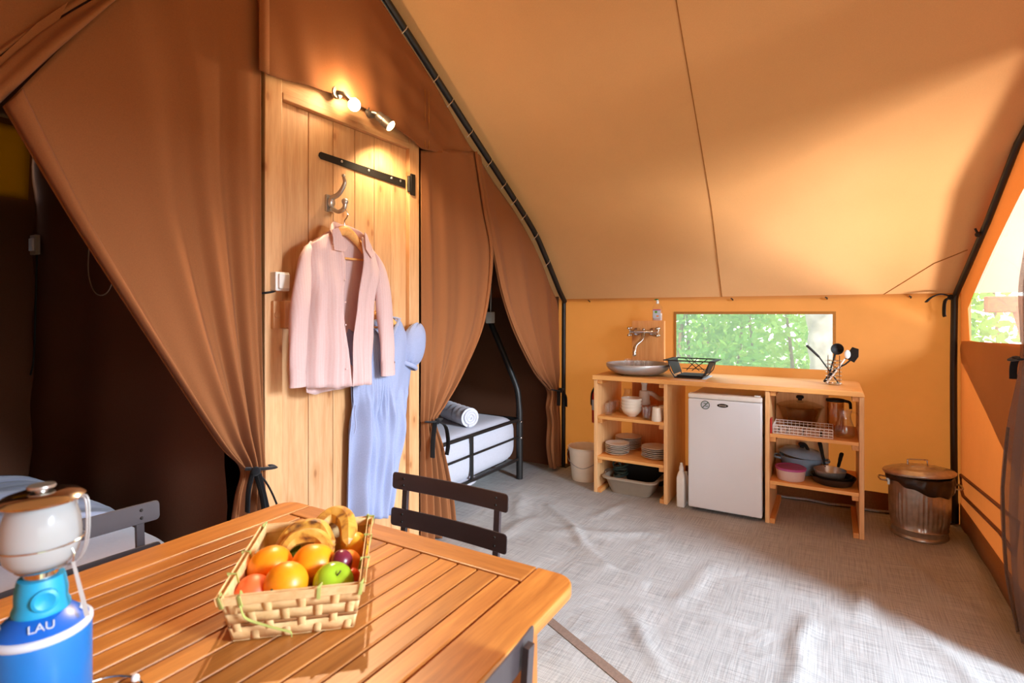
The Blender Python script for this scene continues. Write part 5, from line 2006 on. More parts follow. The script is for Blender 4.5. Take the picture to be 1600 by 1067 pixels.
G0 = None
sink_glasses = [((4.10, 1.372, 0.9105), 'rear left glass of those standing in the sink'), ((4.02, 1.335, 0.9035), 'front left glass of those standing in the sink'),
                ((4.09, 1.290, 0.9035), 'middle glass in the sink, straight under the tap'), ((4.00, 1.250, 0.9035), 'front right glass of those standing in the sink'),
                ((4.08, 1.205, 0.9035), 'glass standing in the sink nearest the dish rack')]
for c, lb in sink_glasses:
    if G0 is None:
        G0 = tumbler(lb, c)
    else:
        dup(G0, c, 0, lb)
shelf_glasses = [((3.925, 1.470, SH1), 'glass at the far left front of the upper left shelf'), ((4.06, 1.405, SH1), 'glass behind the white bowls on the upper left shelf'),
                 ((4.03, 1.478, SH1), 'second row glass at the left panel of the upper left shelf'), ((3.90, 1.168, SH1), 'glass directly right of the stacked white bowls'),
                 ((3.965, 1.190, SH1), 'glass half hidden behind the stacked white bowls'), ((3.975, 1.120, SH1), 'glass behind the cream mug in the row'),
                 ((4.04, 1.165, SH1), 'rearmost glass between bowls and mugs'), ((4.12, 1.475, SH1), 'rearmost glass in the left part of the upper left shelf')]
for c, lb in shelf_glasses:
    dup(G0, c, 0, lb)
mb_t = thing('carafe', 'tall clear glass carafe at the rear of the upper left shelf', 'carafe', (4.17, 1.40, SH1))
mb = MB()
mb.lathe([(0.0, 0.0), (0.046, 0.0), (0.048, 0.01), (0.048, 0.10), (0.030, 0.14), (0.028, 0.16), (0.034, 0.175), (0.032, 0.175), (0.026, 0.158), (0.028, 0.14), (0.045, 0.10), (0.045, 0.012), (0.0, 0.008)], (4.17, 1.40, SH1), 24)
mb.build('flask', M['glass'], mb_t, sharp=60)

# white bowls
names = ['bottom white bowl of the stack on the upper left shelf', 'second white bowl from the bottom of the stack', 'third white bowl from the bottom of the stack', 'top white bowl of the stack on the upper left shelf']
B0 = None
for i, lb in enumerate(names):
    loc = (3.955, 1.298, SH1 + 0.0235 * i)
    if B0 is None:
        B0 = thing('bowl', lb, 'bowl', loc, 0, 'stacked white bowls')
        mb = MB()
        mb.lathe([(0.0, 0.003), (0.024, 0.003), (0.026, 0.0), (0.030, 0.0), (0.031, 0.004), (0.058, 0.022), (0.073, 0.046), (0.078, 0.066), (0.0775, 0.068), (0.075, 0.067), (0.070, 0.047), (0.055, 0.026), (0.030, 0.010), (0.0, 0.008)], n=32)
        mb.build('shell', M['cream'], B0, local=True, sharp=50)
    else:
        dup(B0, loc, 0, lb)
# mugs
MG = None
for c, rz, lb in (((3.872, 1.085, SH1), -0.7, 'cream mug at the front right of the upper left shelf'), ((3.955, 1.062, SH1), -0.4, 'cream mug tucked behind the front mug at the right panel')):
    if MG is None:
        MG = thing('mug', lb, 'mug', c, rz, 'cream mugs')
        mb = MB()
        mb.lathe([(0.0, 0.0), (0.036, 0.0), (0.038, 0.003), (0.034, 0.050), (0.030, 0.098), (0.0285, 0.099), (0.027, 0.097), (0.031, 0.05), (0.034, 0.008), (0.0, 0.006)], n=28)
        mb.build('cup', M['cream'], MG, local=True, sharp=50)
        mb = MB()
        mb.tube(path([(0.030, 0, 0.082), (0.052, 0, 0.080), (0.062, 0, 0.055), (0.054, 0, 0.028), (0.034, 0, 0.020)], 16), 0.0055, 8)
        mb.build('handle', M['cream'], MG, local=True)
    else:
        dup(MG, c, rz, lb)


def plates(cx, cy, z, n, r, what, group):
    first = None
    pitch = 0.0135
    for i in range(n):
        loc = (cx + 0.002 * math.sin(i * 2.3), cy + 0.002 * math.cos(i * 1.7), z + pitch * i)
        pos = 'lowest' if i == 0 else ('topmost' if i == n - 1 else ['second', 'third', 'fourth', 'fifth', 'sixth', 'seventh'][i - 1])
        lb = '%s plate%s of %s' % (pos, ' from bottom' if 0 < i < n - 1 else '', what)
        if first is None:
            first = thing('plate', lb, 'plate', loc, 0, group)
            mb = MB()
            mb.lathe([(0.0, 0.002), (r * 0.55, 0.002), (r * 0.57, 0.0), (r * 0.60, 0.0), (r * 0.66, 0.004), (r * 0.97, 0.0155), (r, 0.018), (r * 0.985, 0.0195), (r * 0.93, 0.017), (r * 0.66, 0.0085), (r * 0.55, 0.006), (0.0, 0.006)], n=40)
            mb.build('disc', M['plate'], first, local=True, sharp=50)
        else:
            dup(first, loc, 0, lb)


plates(3.975, 1.418, SH2, 6, 0.092, 'the small front left stack on the middle shelf', 'small plates, front left stack')
plates(4.180, 1.400, SH2, 7, 0.104, 'the grey rear stack on the middle shelf', 'plates of the rear stack')
plates(4.010, 1.132, SH2, 6, 0.104, 'the wide right stack on the middle shelf', 'dinner plates, right stack')

# dish tub below
tub = thing('washing_up_bowl', 'grey plastic washing tub on the floor under the left shelves', 'tub', (4.02, 1.30, 0))


def rrect(hx, hy, r, n=6):
    pts = []
    for cx, cy, a0 in ((hx - r, hy - r, 0), (-hx + r, hy - r, PI / 2), (-hx + r, -hy + r, PI), (hx - r, -hy + r, 1.5 * PI)):
        for k in range(n + 1):
            a = a0 + PI / 2 * k / n
            pts.append((cx + r * math.cos(a), cy + r * math.sin(a)))
    return pts


def loft(secs, c, M_=None, cap0=True):
    mb = MB()
    vs, fs = [], []
    n = len(secs[0][0])
    for pts, z in secs:
        for p in pts:
            vs.append((c[0] + p[0], c[1] + p[1], c[2] + z))
    for i in range(len(secs) - 1):
        for k in range(n):
            l = (k + 1) % n
            fs.append((i * n + k, i * n + l, (i + 1) * n + l, (i + 1) * n + k))
    if cap0:
        fs.append(tuple(range(n - 1, -1, -1)))
    fs.append(tuple((len(secs) - 1) * n + k for k in range(n)))
    mb.add(vs, fs, True, M_)
    return mb


c = (4.02, 1.300, 0.0)
loft([(rrect(.125, .145, .05), 0.0), (rrect(.132, .152, .055), 0.010), (rrect(.158, .190, .06), 0.112), (rrect(.168, .202, .062), 0.117), (rrect(.170, .206, .062), 0.111), (rrect(.174, .208, .062), 0.111), (rrect(.174, .208, .062), 0.123), (rrect(.158, .190, .058), 0.127), (rrect(.152, .184, .056), 0.112), (rrect(.128, .148, .05), 0.014)], c).build('tub', M['grey_plastic'], tub, sharp=50)
for s in (-1, 1):
    mb = MB()
    mb.tube(path([(4.02 - 0.06, 1.30 + s * 0.202, 0.120), (4.02 - 0.03, 1.30 + s * 0.222, 0.123), (4.02 + 0.03, 1.30 + s * 0.222, 0.123), (4.02 + 0.06, 1.30 + s * 0.202, 0.120)], 12), 0.008, 8)
    mb.build('handle', M['grey_plastic'], tub)
hose = thing('coiled_hose', 'dark green coiled rope in the left of the grey washing tub', 'rope', (4.02, 1.39, 0.14))
mb = MB()
mb.tube([(4.00 + 0.02 * math.sin(i * .7) + 0.05 * math.cos(i * 0.42), 1.40 + 0.045 * math.sin(i * 0.42), 0.10 + 0.0016 * i) for i in range(60)], 0.009, 8)
mb.tube([(3.97, 1.42 + 0.028 * math.cos(2 * PI * i / 20), 0.195 + 0.028 * math.sin(2 * PI * i / 20)) for i in range(20)], 0.008, 8, closed=True)
mb.build('coil', plain('dark_green_rope', '#24352e', 0.6), hose)
dk = thing('dark_tray', 'dark tray leaning upright inside the grey washing tub', 'tray', (4.1, 1.24, 0.05))
mb = MB()
loft([(rrect(.145, .10, .03), 0.0), (rrect(.150, .105, .03), 0.018), (rrect(.142, .097, .028), 0.018), (rrect(.138, .093, .027), 0.005)], (0, 0, 0), Matrix.Translation((4.125, 1.255, 0.115)) @ Matrix.Rotation(PI / 2, 4, 'Z') @ Matrix.Rotation(1.25, 4, 'X')).build('shell', M['rubber'], dk, sharp=50)

# ------------------------------------------------------------------ fridge
fg = thing('fridge', 'white undercounter fridge between the two pine shelf units', 'fridge', (4.1, 0.619, 0))
FY0, FY1 = 0.388, 0.852
mb = MB(); mb.box(3.872, 4.36, FY0 + 0.004, FY1 - 0.004, 0.028, 0.792)
mb.build('body', M['white_enamel'], fg, bevel=0.006)
mb = MB(); mb.box(3.810, 3.865, FY0, FY1, 0.026, 0.770)
dd = mb.build('door', M['white_enamel'], fg, bevel=0.010, seg=3)
mb = MB(); mb.box(3.806, 3.868, FY0, FY1, 0.772, 0.806)
mb.build('top_trim', M['white'], fg, bevel=0.010, seg=3)
mb = MB(); mb.box(3.864, 3.873, FY0 + 0.01, FY1 - 0.01, 0.03, 0.785)
mb.build('gasket', M['rubber'], fg)
mb = MB()
for y in (FY0 + 0.05, FY1 - 0.05):
    mb.tube([(3.90, y, 0.0), (3.90, y, 0.03)], 0.016, 12)
    mb.tube([(4.30, y, 0.0), (4.30, y, 0.03)], 0.016, 12)
mb.build('foot', M['rubber'], fg)
mb = MB(); mb.box(3.84, 3.89, FY0 + 0.012, FY0 + 0.05, 0.806, 0.814)
mb.build('hinge_cover', M['white'], fg, bevel=0.003)
FMx = lambda y, z: Matrix(((0, 0, -1, 3.8088), (-1, 0, 0, y), (0, 1, 0, z), (0, 0, 0, 1)))
mk = plain('sticker_print', '#3f5a4c', 0.5, 0, 0.02)
mb = MB()
vs, fs = [], []
for k in range(40):
    a = 2 * PI * k / 40
    for r in (0.0245, 0.0295):
        vs.append((r * math.cos(a), r * math.sin(a), 0.0008))
for k in range(40):
    l = (k + 1) % 40
    fs.append((2 * k, 2 * k + 1, 2 * l + 1, 2 * l))
mb.add(vs, fs, False, FMx(0.738, 0.732))
mb.box(-0.026, 0.026, -0.0028, 0.0028, 0.0006, 0.001, FMx(0.738, 0.732) @ Matrix.Rotation(0.80, 4, 'Z'))
mb.box(-0.016, 0.006, -0.0022, 0.0022, 0.0004, 0.0007, FMx(0.742, 0.730) @ Matrix.Rotation(-0.3, 4, 'Z') @ Matrix.Translation((0.004, 0.012, 0)))
mb.box(-0.004, 0.016, -0.0022, 0.0022, 0.0004, 0.0007, FMx(0.738, 0.730) @ Matrix.Rotation(0.0, 4, 'Z') @ Matrix.Translation((0.004, -0.006, 0)))
mb.build('no_smoking_sticker', mk, dd)
mb = MB(); mb.disc(0.0245, (0, 0, 0.0002), 40, FMx(0.738, 0.732))
mb.build('sticker_disc', M['white_print'], dd)
mb = MB()
mb.lathe([(0.0, 0.0014), (0.030, 0.0014), (0.034, 0.0008), (0.035, 0.0)], n=40, M=FMx(0.627, 0.736), sy=0.36)
bd = mb.build('badge', M['iron'], dd, sharp=0)
mb = MB()
for k in range(7):
    x = -0.020 + 0.0066 * k
    mb.box(x - 0.0024, x + 0.0024, -0.0042, 0.0042, 0.0014, 0.002, FMx(0.627, 0.736))
o = mb.build('badge_lettering', M['steel'], dd)

# cleaning bottle beside fridge
cb = thing('cleaning_bottle', 'white cleaning bottle on the floor left of the fridge', 'bottle', (3.872, 0.905, 0))
c = (3.878, 0.912, 0)
loft([(rrect(.036, .026, .012), 0.0), (rrect(.038, .028, .012), 0.006), (rrect(.038, .028, .012), 0.20), (rrect(.028, .022, .012), 0.228), (rrect(.016, .014, .010), 0.244), (rrect(.014, .013, .010), 0.25)], c).build('flask', M['white'], cb, sharp=50)
mb = MB(); mb.lathe([(0.017, 0.25), (0.016, 0.268), (0.010, 0.285), (0.009, 0.300), (0.0, 0.300)], c, 18)
mb.build('cap', M['white'], cb, sharp=50)
cb = thing('cleaning_bottle', 'slim white bottle behind the other cleaning bottle near the fridge', 'bottle', (3.955, 0.895, 0))
mb = MB(); mb.lathe([(0.0, 0.0), (0.022, 0.0), (0.023, 0.005), (0.023, 0.17), (0.012, 0.20), (0.010, 0.22), (0.0, 0.222)], (3.958, 0.90, 0), 20)
mb.build('flask', M['white'], cb, sharp=50)

# ------------------------------------------------------------------ on the worktop
sp_ = thing('soap_bottle', 'clear washing-up liquid bottle on top of the pine tap board', 'bottle', (4.32, 1.205, 1.292))
c = (4.318, 1.205, 1.2925)
loft([(rrect(.016, .036, .012), 0.0), (rrect(.018, .039, .013), 0.006), (rrect(.018, .039, .013), 0.105), (rrect(.014, .026, .012), 0.128), (rrect(.010, .012, .009), 0.138)], c).build('flask', M['glass'], sp_, sharp=50)
loft([(rrect(.014, .034, .011), 0.004), (rrect(.0155, .0365, .012), 0.01), (rrect(.0155, .0365, .012), 0.06)], c).build('liquid', M['milky'], sp_, sharp=50)
mb = MB(); mb.box(c[0] - 0.0190, c[0] - 0.0184, c[1] - 0.030, c[1] + 0.030, c[2] + 0.022, c[2] + 0.092)
lab = mb.build('label', M['white_print'], sp_)
mb = MB(); mb.box(c[0] - 0.0196, c[0] - 0.0191, c[1] - 0.030, c[1] + 0.030, c[2] + 0.083, c[2] + 0.092)
mb.build('label_band', M['pink_lid'], lab)
mb = MB(); mb.box(c[0] - 0.0196, c[0] - 0.0191, c[1] - 0.004, c[1] + 0.016, c[2] + 0.062, c[2] + 0.080)
mb.build('label_square', plain('green_print', '#5f9c3a', 0.5), lab)
mb = MB(); mb.disc(0.012, (0, 0, 0), 20, Matrix.Translation((c[0] - 0.0193, c[1] - 0.006, c[2] + 0.038)) @ Matrix.Rotation(PI / 2, 4, 'Y'), sx=0.5)
mb.build('label_spot', M['apricot'], lab)
mb = MB(); mb.lathe([(0.012, 0.138), (0.012, 0.156), (0.009, 0.158), (0.008, 0.166), (0.0, 0.167)], c, 16)
mb.build('cap', M['white'], sp_, sharp=50)
mb = MB(); mb.lathe([(0.0085, 0.166), (0.0085, 0.174), (0.0, 0.175)], c, 14)
mb.tube([(c[0], c[1], c[2] + 0.172), (c[0], c[1] + 0.022, c[2] + 0.170)], 0.005, 8)
mb.build('spout_tip', plain('green_cap', '#2f7a34', 0.4), sp_, sharp=50)

rk = thing('dish_rack', 'black wire dish rack on the worktop beside the sink', 'dish rack', (4.02, 0.875, KT))
rx0, rx1, ry0, ry1 = 3.93, 4.20, 0.735, 1.020
bxa, bxb, bya, byb = 3.945, 4.17, 0.790, 0.975
zt, zb = KT + 0.128, KT + 0.008
mb = MB()
mb.tube([(rx0, ry0, zt), (rx1, ry0, zt), (rx1, ry1, zt), (rx0, ry1, zt)], 0.0045, 8, closed=True)
mb.build('top_rim', M['black'], rk)
mb = MB()
mb.tube([(bxa, bya, zb), (bxb, bya, zb), (bxb, byb, zb), (bxa, byb, zb)], 0.0045, 8, closed=True)
for (a, b) in (((bxa, bya), (rx0, ry0)), ((bxb, bya), (rx1, ry0)), ((bxa, byb), (rx0, ry1)), ((bxb, byb), (rx1, ry1))):
    am = (a[0] * .55 + b[0] * .45, a[1] * .35 + b[1] * .65)
    mb.tube([(a[0], a[1], zb), (am[0], am[1], zb + 0.045), (b[0], b[1], zt)], 0.004, 8)
mb.build('frame', M['black'], rk)
for (y_t, y_m, nm) in ((ry0, ry0 + 0.030, 1), (ry1, ry1 - 0.030, 1)):
    mb = MB()
    mb.add([(rx0 + .005, y_t, zt), (rx1 - .005, y_t, zt), (rx1 - .02, y_m * .45 + .55 * (bya if y_t < .8 else byb), zb + 0.02), (rx0 + .02, y_m * .45 + .55 * (bya if y_t < .8 else byb), zb + 0.02)], [(0, 1, 2, 3)])
    mb.build('side_panel', M['rubber'], rk, solid=0.003)
for s, y in ((-1, ry0), (1, ry1)):
    mb = MB(); mb.box(rx0, rx1, min(y, y + s * 0.035), max(y, y + s * 0.035), zt - 0.004, zt + 0.004)
    mb.build('handle', M['rubber'], rk, bevel=0.002)
mb = MB()
for x in (rx1 - 0.006,):
    mb.tube([(x, ry1 - 0.06, zt), (x - 0.02, bya + 0.06, zb + 0.03)], 0.003, 6)
    mb.tube([(x, ry1 - 0.15, zt), (x - 0.02, byb - 0.03, zb + 0.03)], 0.003, 6)
    mb.tube([(x, ry0 + 0.06, zt), (x - 0.02, byb - 0.07, zb + 0.03)], 0.003, 6)
    mb.tube([(x, ry1 - 0.10, zt), (x - 0.02, bya + 0.02, zb + 0.03)], 0.003, 6)
for k in range(1, 8):
    x = bxa + (bxb - bxa) * k / 8
    mb.tube([(x, bya, zb), (x, byb, zb)], 0.0025, 6)
mb.tube([(bxa, bya, zb + 0.045), (bxb, bya, zb + 0.045), (bxb, byb, zb + 0.045)], 0.0025, 6)
mb.build('cross_wire', M['black'], rk)
mb = MB()
mb.box(3.96, 4.16, 0.80, 0.965, zb + 0.006, zb + 0.016)
o = mb.build('cutlery_insert', M['rubber'], rk, bevel=0.006)
cbd = thing('drip_tray', 'pale drip tray under the black dish rack', 'tray', (4.07, 0.87, KT))
mb = MB(); mb.box(3.965, 4.215, 0.765, 0.990, KT + 0.0003, KT + 0.0035)
mb.build('plate', M['white_print'], cbd, bevel=0.001)

uh = thing('utensil_holder', 'chrome wire utensil holder near the right end of the worktop', 'utensil holder', (4.13, -0.010, KT))
hc = (4.135, -0.010)
mb = MB()
for k in range(7):
    z = KT + 0.006 + 0.150 * k / 6
    mb.tube([(hc[0] + 0.046 * math.cos(2 * PI * i / 28), hc[1] + 0.046 * math.sin(2 * PI * i / 28), z) for i in range(28)], 0.0022, 6, closed=True)
for k in range(4):
    a = PI / 4 + k * PI / 2
    mb.tube([(hc[0] + 0.046 * math.cos(a), hc[1] + 0.046 * math.sin(a), KT), (hc[0] + 0.046 * math.cos(a), hc[1] + 0.046 * math.sin(a), KT + 0.19)], 0.0025, 6)
mb.build('wire_cage', M['chrome'], uh)
mb = MB(); mb.lathe([(0.0, 0.003), (0.044, 0.003), (0.044, 0.005), (0.0, 0.005)], (hc[0], hc[1], KT), 24)
mb.build('base', M['chrome'], uh)


def utensil(name, label, cat):
    return thing(name, label, cat, (hc[0], hc[1], KT + 0.01))


GZ = KT + 0.012
u = utensil('whisk', 'black handled whisk leaning left out of the utensil holder', 'utensil')
mb = MB(); mb.tube([(4.13, 0.074, 1.062), (4.125, 0.110, 1.100), (4.12, 0.147, 1.138)], [0.007, 0.008, 0.0075], 10)
mb.build('handle', M['rubber'], u)
mb = MB(); mb.tube([(4.14, -0.035, GZ), (4.13, 0.074, 1.062)], 0.0045, 8)
mb.build('shaft', M['iron'], u)
u = utensil('ladle', 'black ladle standing upright in the utensil holder', 'utensil')
mb = MB(); mb.tube([(4.12, 0.022, GZ), (4.125, 0.004, 1.00), (4.13, -0.018, 1.085)], [0.006, 0.005, 0.006], 8)
mb.build('handle', M['rubber'], u)
mb = MB()
q = Matrix.Translation((4.125, -0.030, 1.118)) @ Vector((-1, 0.15, 0.2)).normalized().to_track_quat('Z', 'Y').to_matrix().to_4x4()
mb.lathe([(0.0, -0.028), (0.018, -0.024), (0.032, -0.012), (0.038, 0.002), (0.036, 0.002), (0.030, -0.010), (0.016, -0.020), (0.0, -0.024)], n=26, M=q)
mb.build('cup', M['rubber'], u, sharp=0)
u = utensil('spatula', 'black slotted spatula leaning right out of the utensil holder', 'utensil')
mb = MB(); mb.tube([(4.15, 0.025, GZ), (4.15, -0.020, 0.985), (4.14, -0.075, 1.020), (4.14, -0.105, 1.050)], [0.006, 0.006, 0.005, 0.005], 8)
mb.build('handle', M['rubber'], u)
mb = MB()
mb.prism([(-0.030, 0.0), (0.030, 0.0), (0.036, 0.040), (0.030, 0.085), (-0.012, 0.090), (-0.036, 0.045)], -0.002, 0.002, Matrix.Translation((4.14, -0.100, 1.045)) @ Matrix.Rotation(0.45, 4, 'X') @ Matrix.Rotation(PI / 2, 4, 'X') @ Matrix.Rotation(1.0, 4, 'Y'))
mb.build('blade', M['rubber'], u, bevel=0.001)
u = utensil('wooden_spoon', 'pale wooden spoon crossing the front of the utensil holder', 'utensil')
mb = MB(); mb.tube([(4.105, 0.028, GZ), (4.11, -0.020, 0.97), (4.13, -0.072, 1.055)], [0.006, 0.005, 0.005], 8)
mb.build('handle', M['cream'], u)
mb = MB(); mb.ball((4.132, -0.086, 1.085), 0.018, 14, 10, rx=0.35, rz=1.6)
mb.build('spoon_bowl', M['white'], u)
u = utensil('tongs', 'black kitchen tongs low in the utensil holder, leaning right', 'utensil')
mb = MB()
mb.tube([(4.14, 0.030, GZ), (4.145, 0.010, 0.95), (4.15, -0.050, 1.010), (4.15, -0.075, 1.055), (4.145, -0.112, 1.072)], 0.004, 8)
mb.tube([(4.14, 0.045, GZ), (4.15, 0.012, 0.95)], 0.008, 8)
mb.build('arm', M['rubber'], u)

# ------------------------------------------------------------------ right unit contents
tr = thing('cutlery_tray', 'white wire cutlery basket on the upper right shelf', 'wire basket', (3.93, 0.155, SH1))
x0, x1, y0, y1 = 3.850, 4.060, -0.005, 0.328
mb = MB()
for z in (0.004, 0.022, 0.040, 0.056):
    mb.tube([(x0, y0, SH1 + z), (x1, y0, SH1 + z), (x1, y1, SH1 + z), (x0, y1, SH1 + z)], 0.0022, 6, closed=True)
mb.build('wire_band', M['white'], tr)
mb = MB()
for k in range(15):
    y = y0 + (y1 - y0) * k / 14
    mb.tube([(x0, y, SH1 + 0.056), (x0, y, SH1 + 0.003), (x1, y, SH1 + 0.003), (x1, y, SH1 + 0.056)], 0.0017, 6)
for k in range(8):
    x = x0 + (x1 - x0) * k / 7
    mb.tube([(x, y0, SH1 + 0.056), (x, y0, SH1 + 0.003), (x, y1, SH1 + 0.003), (x, y1, SH1 + 0.056)], 0.0017, 6)
mb.build('wire_grid', M['white'], tr)
for (y, lb, k) in ((0.30, 'table knife at the left inside the white wire basket', 0), (0.25, 'fork lying second from left in the white wire basket', 1), (0.16, 'spoon lying mid way in the white wire basket', 2), (0.06, 'dark handled knife at the right inside the white wire basket', 3)):
    u = thing('cutlery', lb, 'cutlery', (3.95, y, SH1 + 0.01))
    mb = MB(); mb.tube([(3.87, y, SH1 + 0.010), (3.97, y, SH1 + 0.014)], 0.006, 8, flat=0.5)
    mb.build('handle', M['steel'] if k < 3 else M['rubber'], u)
    mb = MB()
    mb.tube([(3.97, y, SH1 + 0.014), (4.04, y + 0.004, SH1 + 0.012)], [0.005, 0.008], 8, flat=0.3)
    mb.build('tip', M['steel'], u)
# red lighter leaning on panel
u = thing('red_box', 'thin red package leaning on the left panel of the right shelf unit', 'package', (3.87, 0.338, SH1))
mb = MB(); mb.box(3.845, 3.915, 0.3345, 0.3425, SH1, SH1 + 0.095)
mb.build('carton', M['red'], u, bevel=0.002)
# lidded glass casserole
gp = thing('glass_casserole', 'brown tinted glass casserole with a steel bowl inside, upper right shelf', 'pot', (4.20, 0.185, SH1))
c = (4.215, 0.190, SH1)
mb = MB()
mb.lathe([(0.0, 0.0), (0.085, 0.0), (0.095, 0.006), (0.125, 0.10), (0.140, 0.135), (0.146, 0.138), (0.143, 0.141), (0.134, 0.135), (0.120, 0.10), (0.092, 0.010), (0.0, 0.006)], c, 40)
mb.build('dish', M['smoke_glass'], gp, sharp=50)
mb = MB()
mb.lathe([(0.142, 0.142), (0.130, 0.150), (0.090, 0.165), (0.040, 0.174), (0.0, 0.176)], c, 40)
lid = mb.build('lid', M['smoke_glass'], gp, sharp=0)
mb = MB()
mb.lathe([(0.0, 0.176), (0.012, 0.176), (0.012, 0.186), (0.022, 0.190), (0.024, 0.200), (0.018, 0.208), (0.0, 0.210)], c, 22)
mb.build('knob', M['rubber'], lid, sharp=50)
st = thing('steel_pan', 'shiny steel pan nested inside the brown glass casserole', 'pan', (4.215, 0.19, SH1 + 0.008))
mb = MB()
mb.lathe([(0.0, 0.010), (0.066, 0.010), (0.072, 0.016), (0.084, 0.100), (0.088, 0.124), (0.086, 0.125), (0.081, 0.10), (0.068, 0.02), (0.0, 0.014)], c, 36)
mb.build('shell', M['steel'], st, sharp=50)
# glass jug and preserving jar
jg = thing('glass_jug', 'clear curvy glass jug at the right front of the upper right shelf', 'jug', (3.97, -0.070, SH1))
c = (3.968, -0.068, SH1)
mb = MB()
mb.lathe([(0.0, 0.0), (0.044, 0.0), (0.052, 0.010), (0.056, 0.035), (0.050, 0.075), (0.038, 0.110), (0.034, 0.140), (0.042, 0.172), (0.040, 0.172), (0.032, 0.140), (0.036, 0.110), (0.047, 0.075), (0.052, 0.035), (0.046, 0.012), (0.0, 0.010)], c, 32)
mb.build('flask', M['glass'], jg, sharp=60)
mb = MB()
mb.tube(path([(c[0], c[1] - 0.036, SH1 + 0.158), (c[0], c[1] - 0.070, SH1 + 0.150), (c[0], c[1] - 0.078, SH1 + 0.100), (c[0], c[1] - 0.052, SH1 + 0.060)], 16), 0.005, 8)
mb.build('handle', M['glass'], jg)
jr = thing('coffee_jug', 'glass coffee jug with black lid behind the clear jug', 'jug', (4.17, -0.025, SH1))
c = (4.175, -0.020, SH1)
mb = MB()
mb.lathe([(0.0, 0.0), (0.048, 0.0), (0.050, 0.006), (0.050, 0.185), (0.048, 0.185), (0.047, 0.01), (0.0, 0.007)], c, 30)
mb.build('flask', M['smoke_glass'], jr, sharp=50)
mb = MB()
mb.lathe([(0.0, 0.190), (0.054, 0.190), (0.057, 0.196), (0.054, 0.206), (0.030, 0.210), (0.0, 0.211)], c, 30)
mb.tube(path([(c[0] - 0.02, c[1] - 0.05, SH1 + 0.200), (c[0] - 0.02, c[1] - 0.080, SH1 + 0.190), (c[0] - 0.02, c[1] - 0.085, SH1 + 0.150)], 10), 0.009, 8)
mb.build('lid', M['rubber'], jr, sharp=50)

# lower shelf: enamel pot, food box, pans
ep = thing('enamel_pot', 'pale blue enamel casserole with lid on the lower right shelf', 'pot', (4.17, 0.190, SH2))
c = (4.165, 0.180, SH2)
mb = MB()
mb.lathe([(0.0, 0.0), (0.105, 0.0), (0.116, 0.008), (0.128, 0.085), (0.134, 0.110), (0.136, 0.113), (0.131, 0.113), (0.124, 0.085), (0.110, 0.012), (0.0, 0.008)], c, 44)
mb.build('pan', M['enamel_blue'], ep, sharp=50)
mb = MB()
lm = Matrix.Translation((c[0], c[1], SH2 + 0.120)) @ Matrix.Rotation(0.10, 4, 'X')
mb.lathe([(0.0, -0.002), (0.134, -0.002), (0.140, 0.002), (0.134, 0.008), (0.118, 0.022), (0.105, 0.034), (0.06, 0.042), (0.0, 0.044)], n=44, M=lm)
lid = mb.build('lid', M['enamel_blue'], ep, sharp=50)
mb = MB()
mb.lathe([(0.0, 0.044), (0.013, 0.044), (0.014, 0.054), (0.024, 0.060), (0.026, 0.070), (0.018, 0.078), (0.0, 0.079)], n=22, M=lm)
mb.build('knob', M['rubber'], lid, sharp=50)
for s in (-1, 1):
    mb = MB()
    mb.tube(path([(c[0] - 0.04, c[1] + s * 0.122, SH2 + 0.085), (c[0] - 0.035, c[1] + s * 0.160, SH2 + 0.092), (c[0] + 0.035, c[1] + s * 0.160, SH2 + 0.092), (c[0] + 0.04, c[1] + s * 0.122, SH2 + 0.085)], 16), 0.007, 8)
    mb.build('handle', M['enamel_blue'], ep)
fbx = thing('food_container', 'round milky food box with magenta lid on the lower right shelf', 'container', (3.94, 0.235, SH2))
c = (3.945, 0.232, SH2)
mb = MB(); mb.lathe([(0.0, 0.0), (0.076, 0.0), (0.080, 0.004), (0.088, 0.072), (0.0, 0.072)], c, 36)
mb.build('tub', M['milky'], fbx, sharp=50)
mb = MB(); mb.lathe([(0.088, 0.066), (0.092, 0.068), (0.092, 0.080), (0.084, 0.083), (0.080, 0.079), (0.0, 0.079)], c, 36)
mb.build('lid', M['pink_lid'], fbx, sharp=40)


def frypan(label, c, r, h, mat, hang, tilt=0.0, group=None):
    t = thing('frying_pan', label, 'pan', c)
    mb = MB()
    mb.lathe([(0.0, 0.0), (r * 0.76, 0.0), (r * 0.82, 0.004), (r * 0.96, h * 0.8), (r, h), (r * 0.985, h + 0.001), (r * 0.93, h * 0.8), (r * 0.79, 0.007), (0.0, 0.005)], c, 44)
    mb.build('pan', mat, t, sharp=50)
    a = hang[0]
    mb = MB()
    d = Vector((math.cos(a), math.sin(a), 0))
    P = [Vector(c) + d * (r * 0.97) + Vector((0, 0, h * 0.85)), Vector(c) + d * (r + 0.045) + Vector((0, 0, h + hang[1] * 0.5)), Vector(c) + d * (r + 0.085) + Vector((0, 0, h + hang[1])), Vector(c) + d * (r + 0.110) + Vector((0, 0, h + hang[1] * 1.25))]
    mb.tube(path(P, 12), [0.007] * 3 + [0.010] * 3 + [0.012] * 3 + [0.013] * 3 + [0.011], 10, flat=0.7)
    mb.build('handle', M['rubber'], t)
    return t


frypan('large black frying pan at the bottom of the pan pile, lower right shelf', (3.985, -0.005, SH2), 0.128, 0.046, M['black_pan'], (0.75, 0.115))
frypan('smaller black frying pan nested in the large one', (3.990, -0.002, SH2 + 0.010), 0.110, 0.044, M['black_pan'], (-0.25, 0.075))
frypan('steel saucepan on top of the black pans, lower right shelf', (3.985, 0.012, SH2 + 0.022), 0.092, 0.062, M['steel'], (0.30, 0.10))

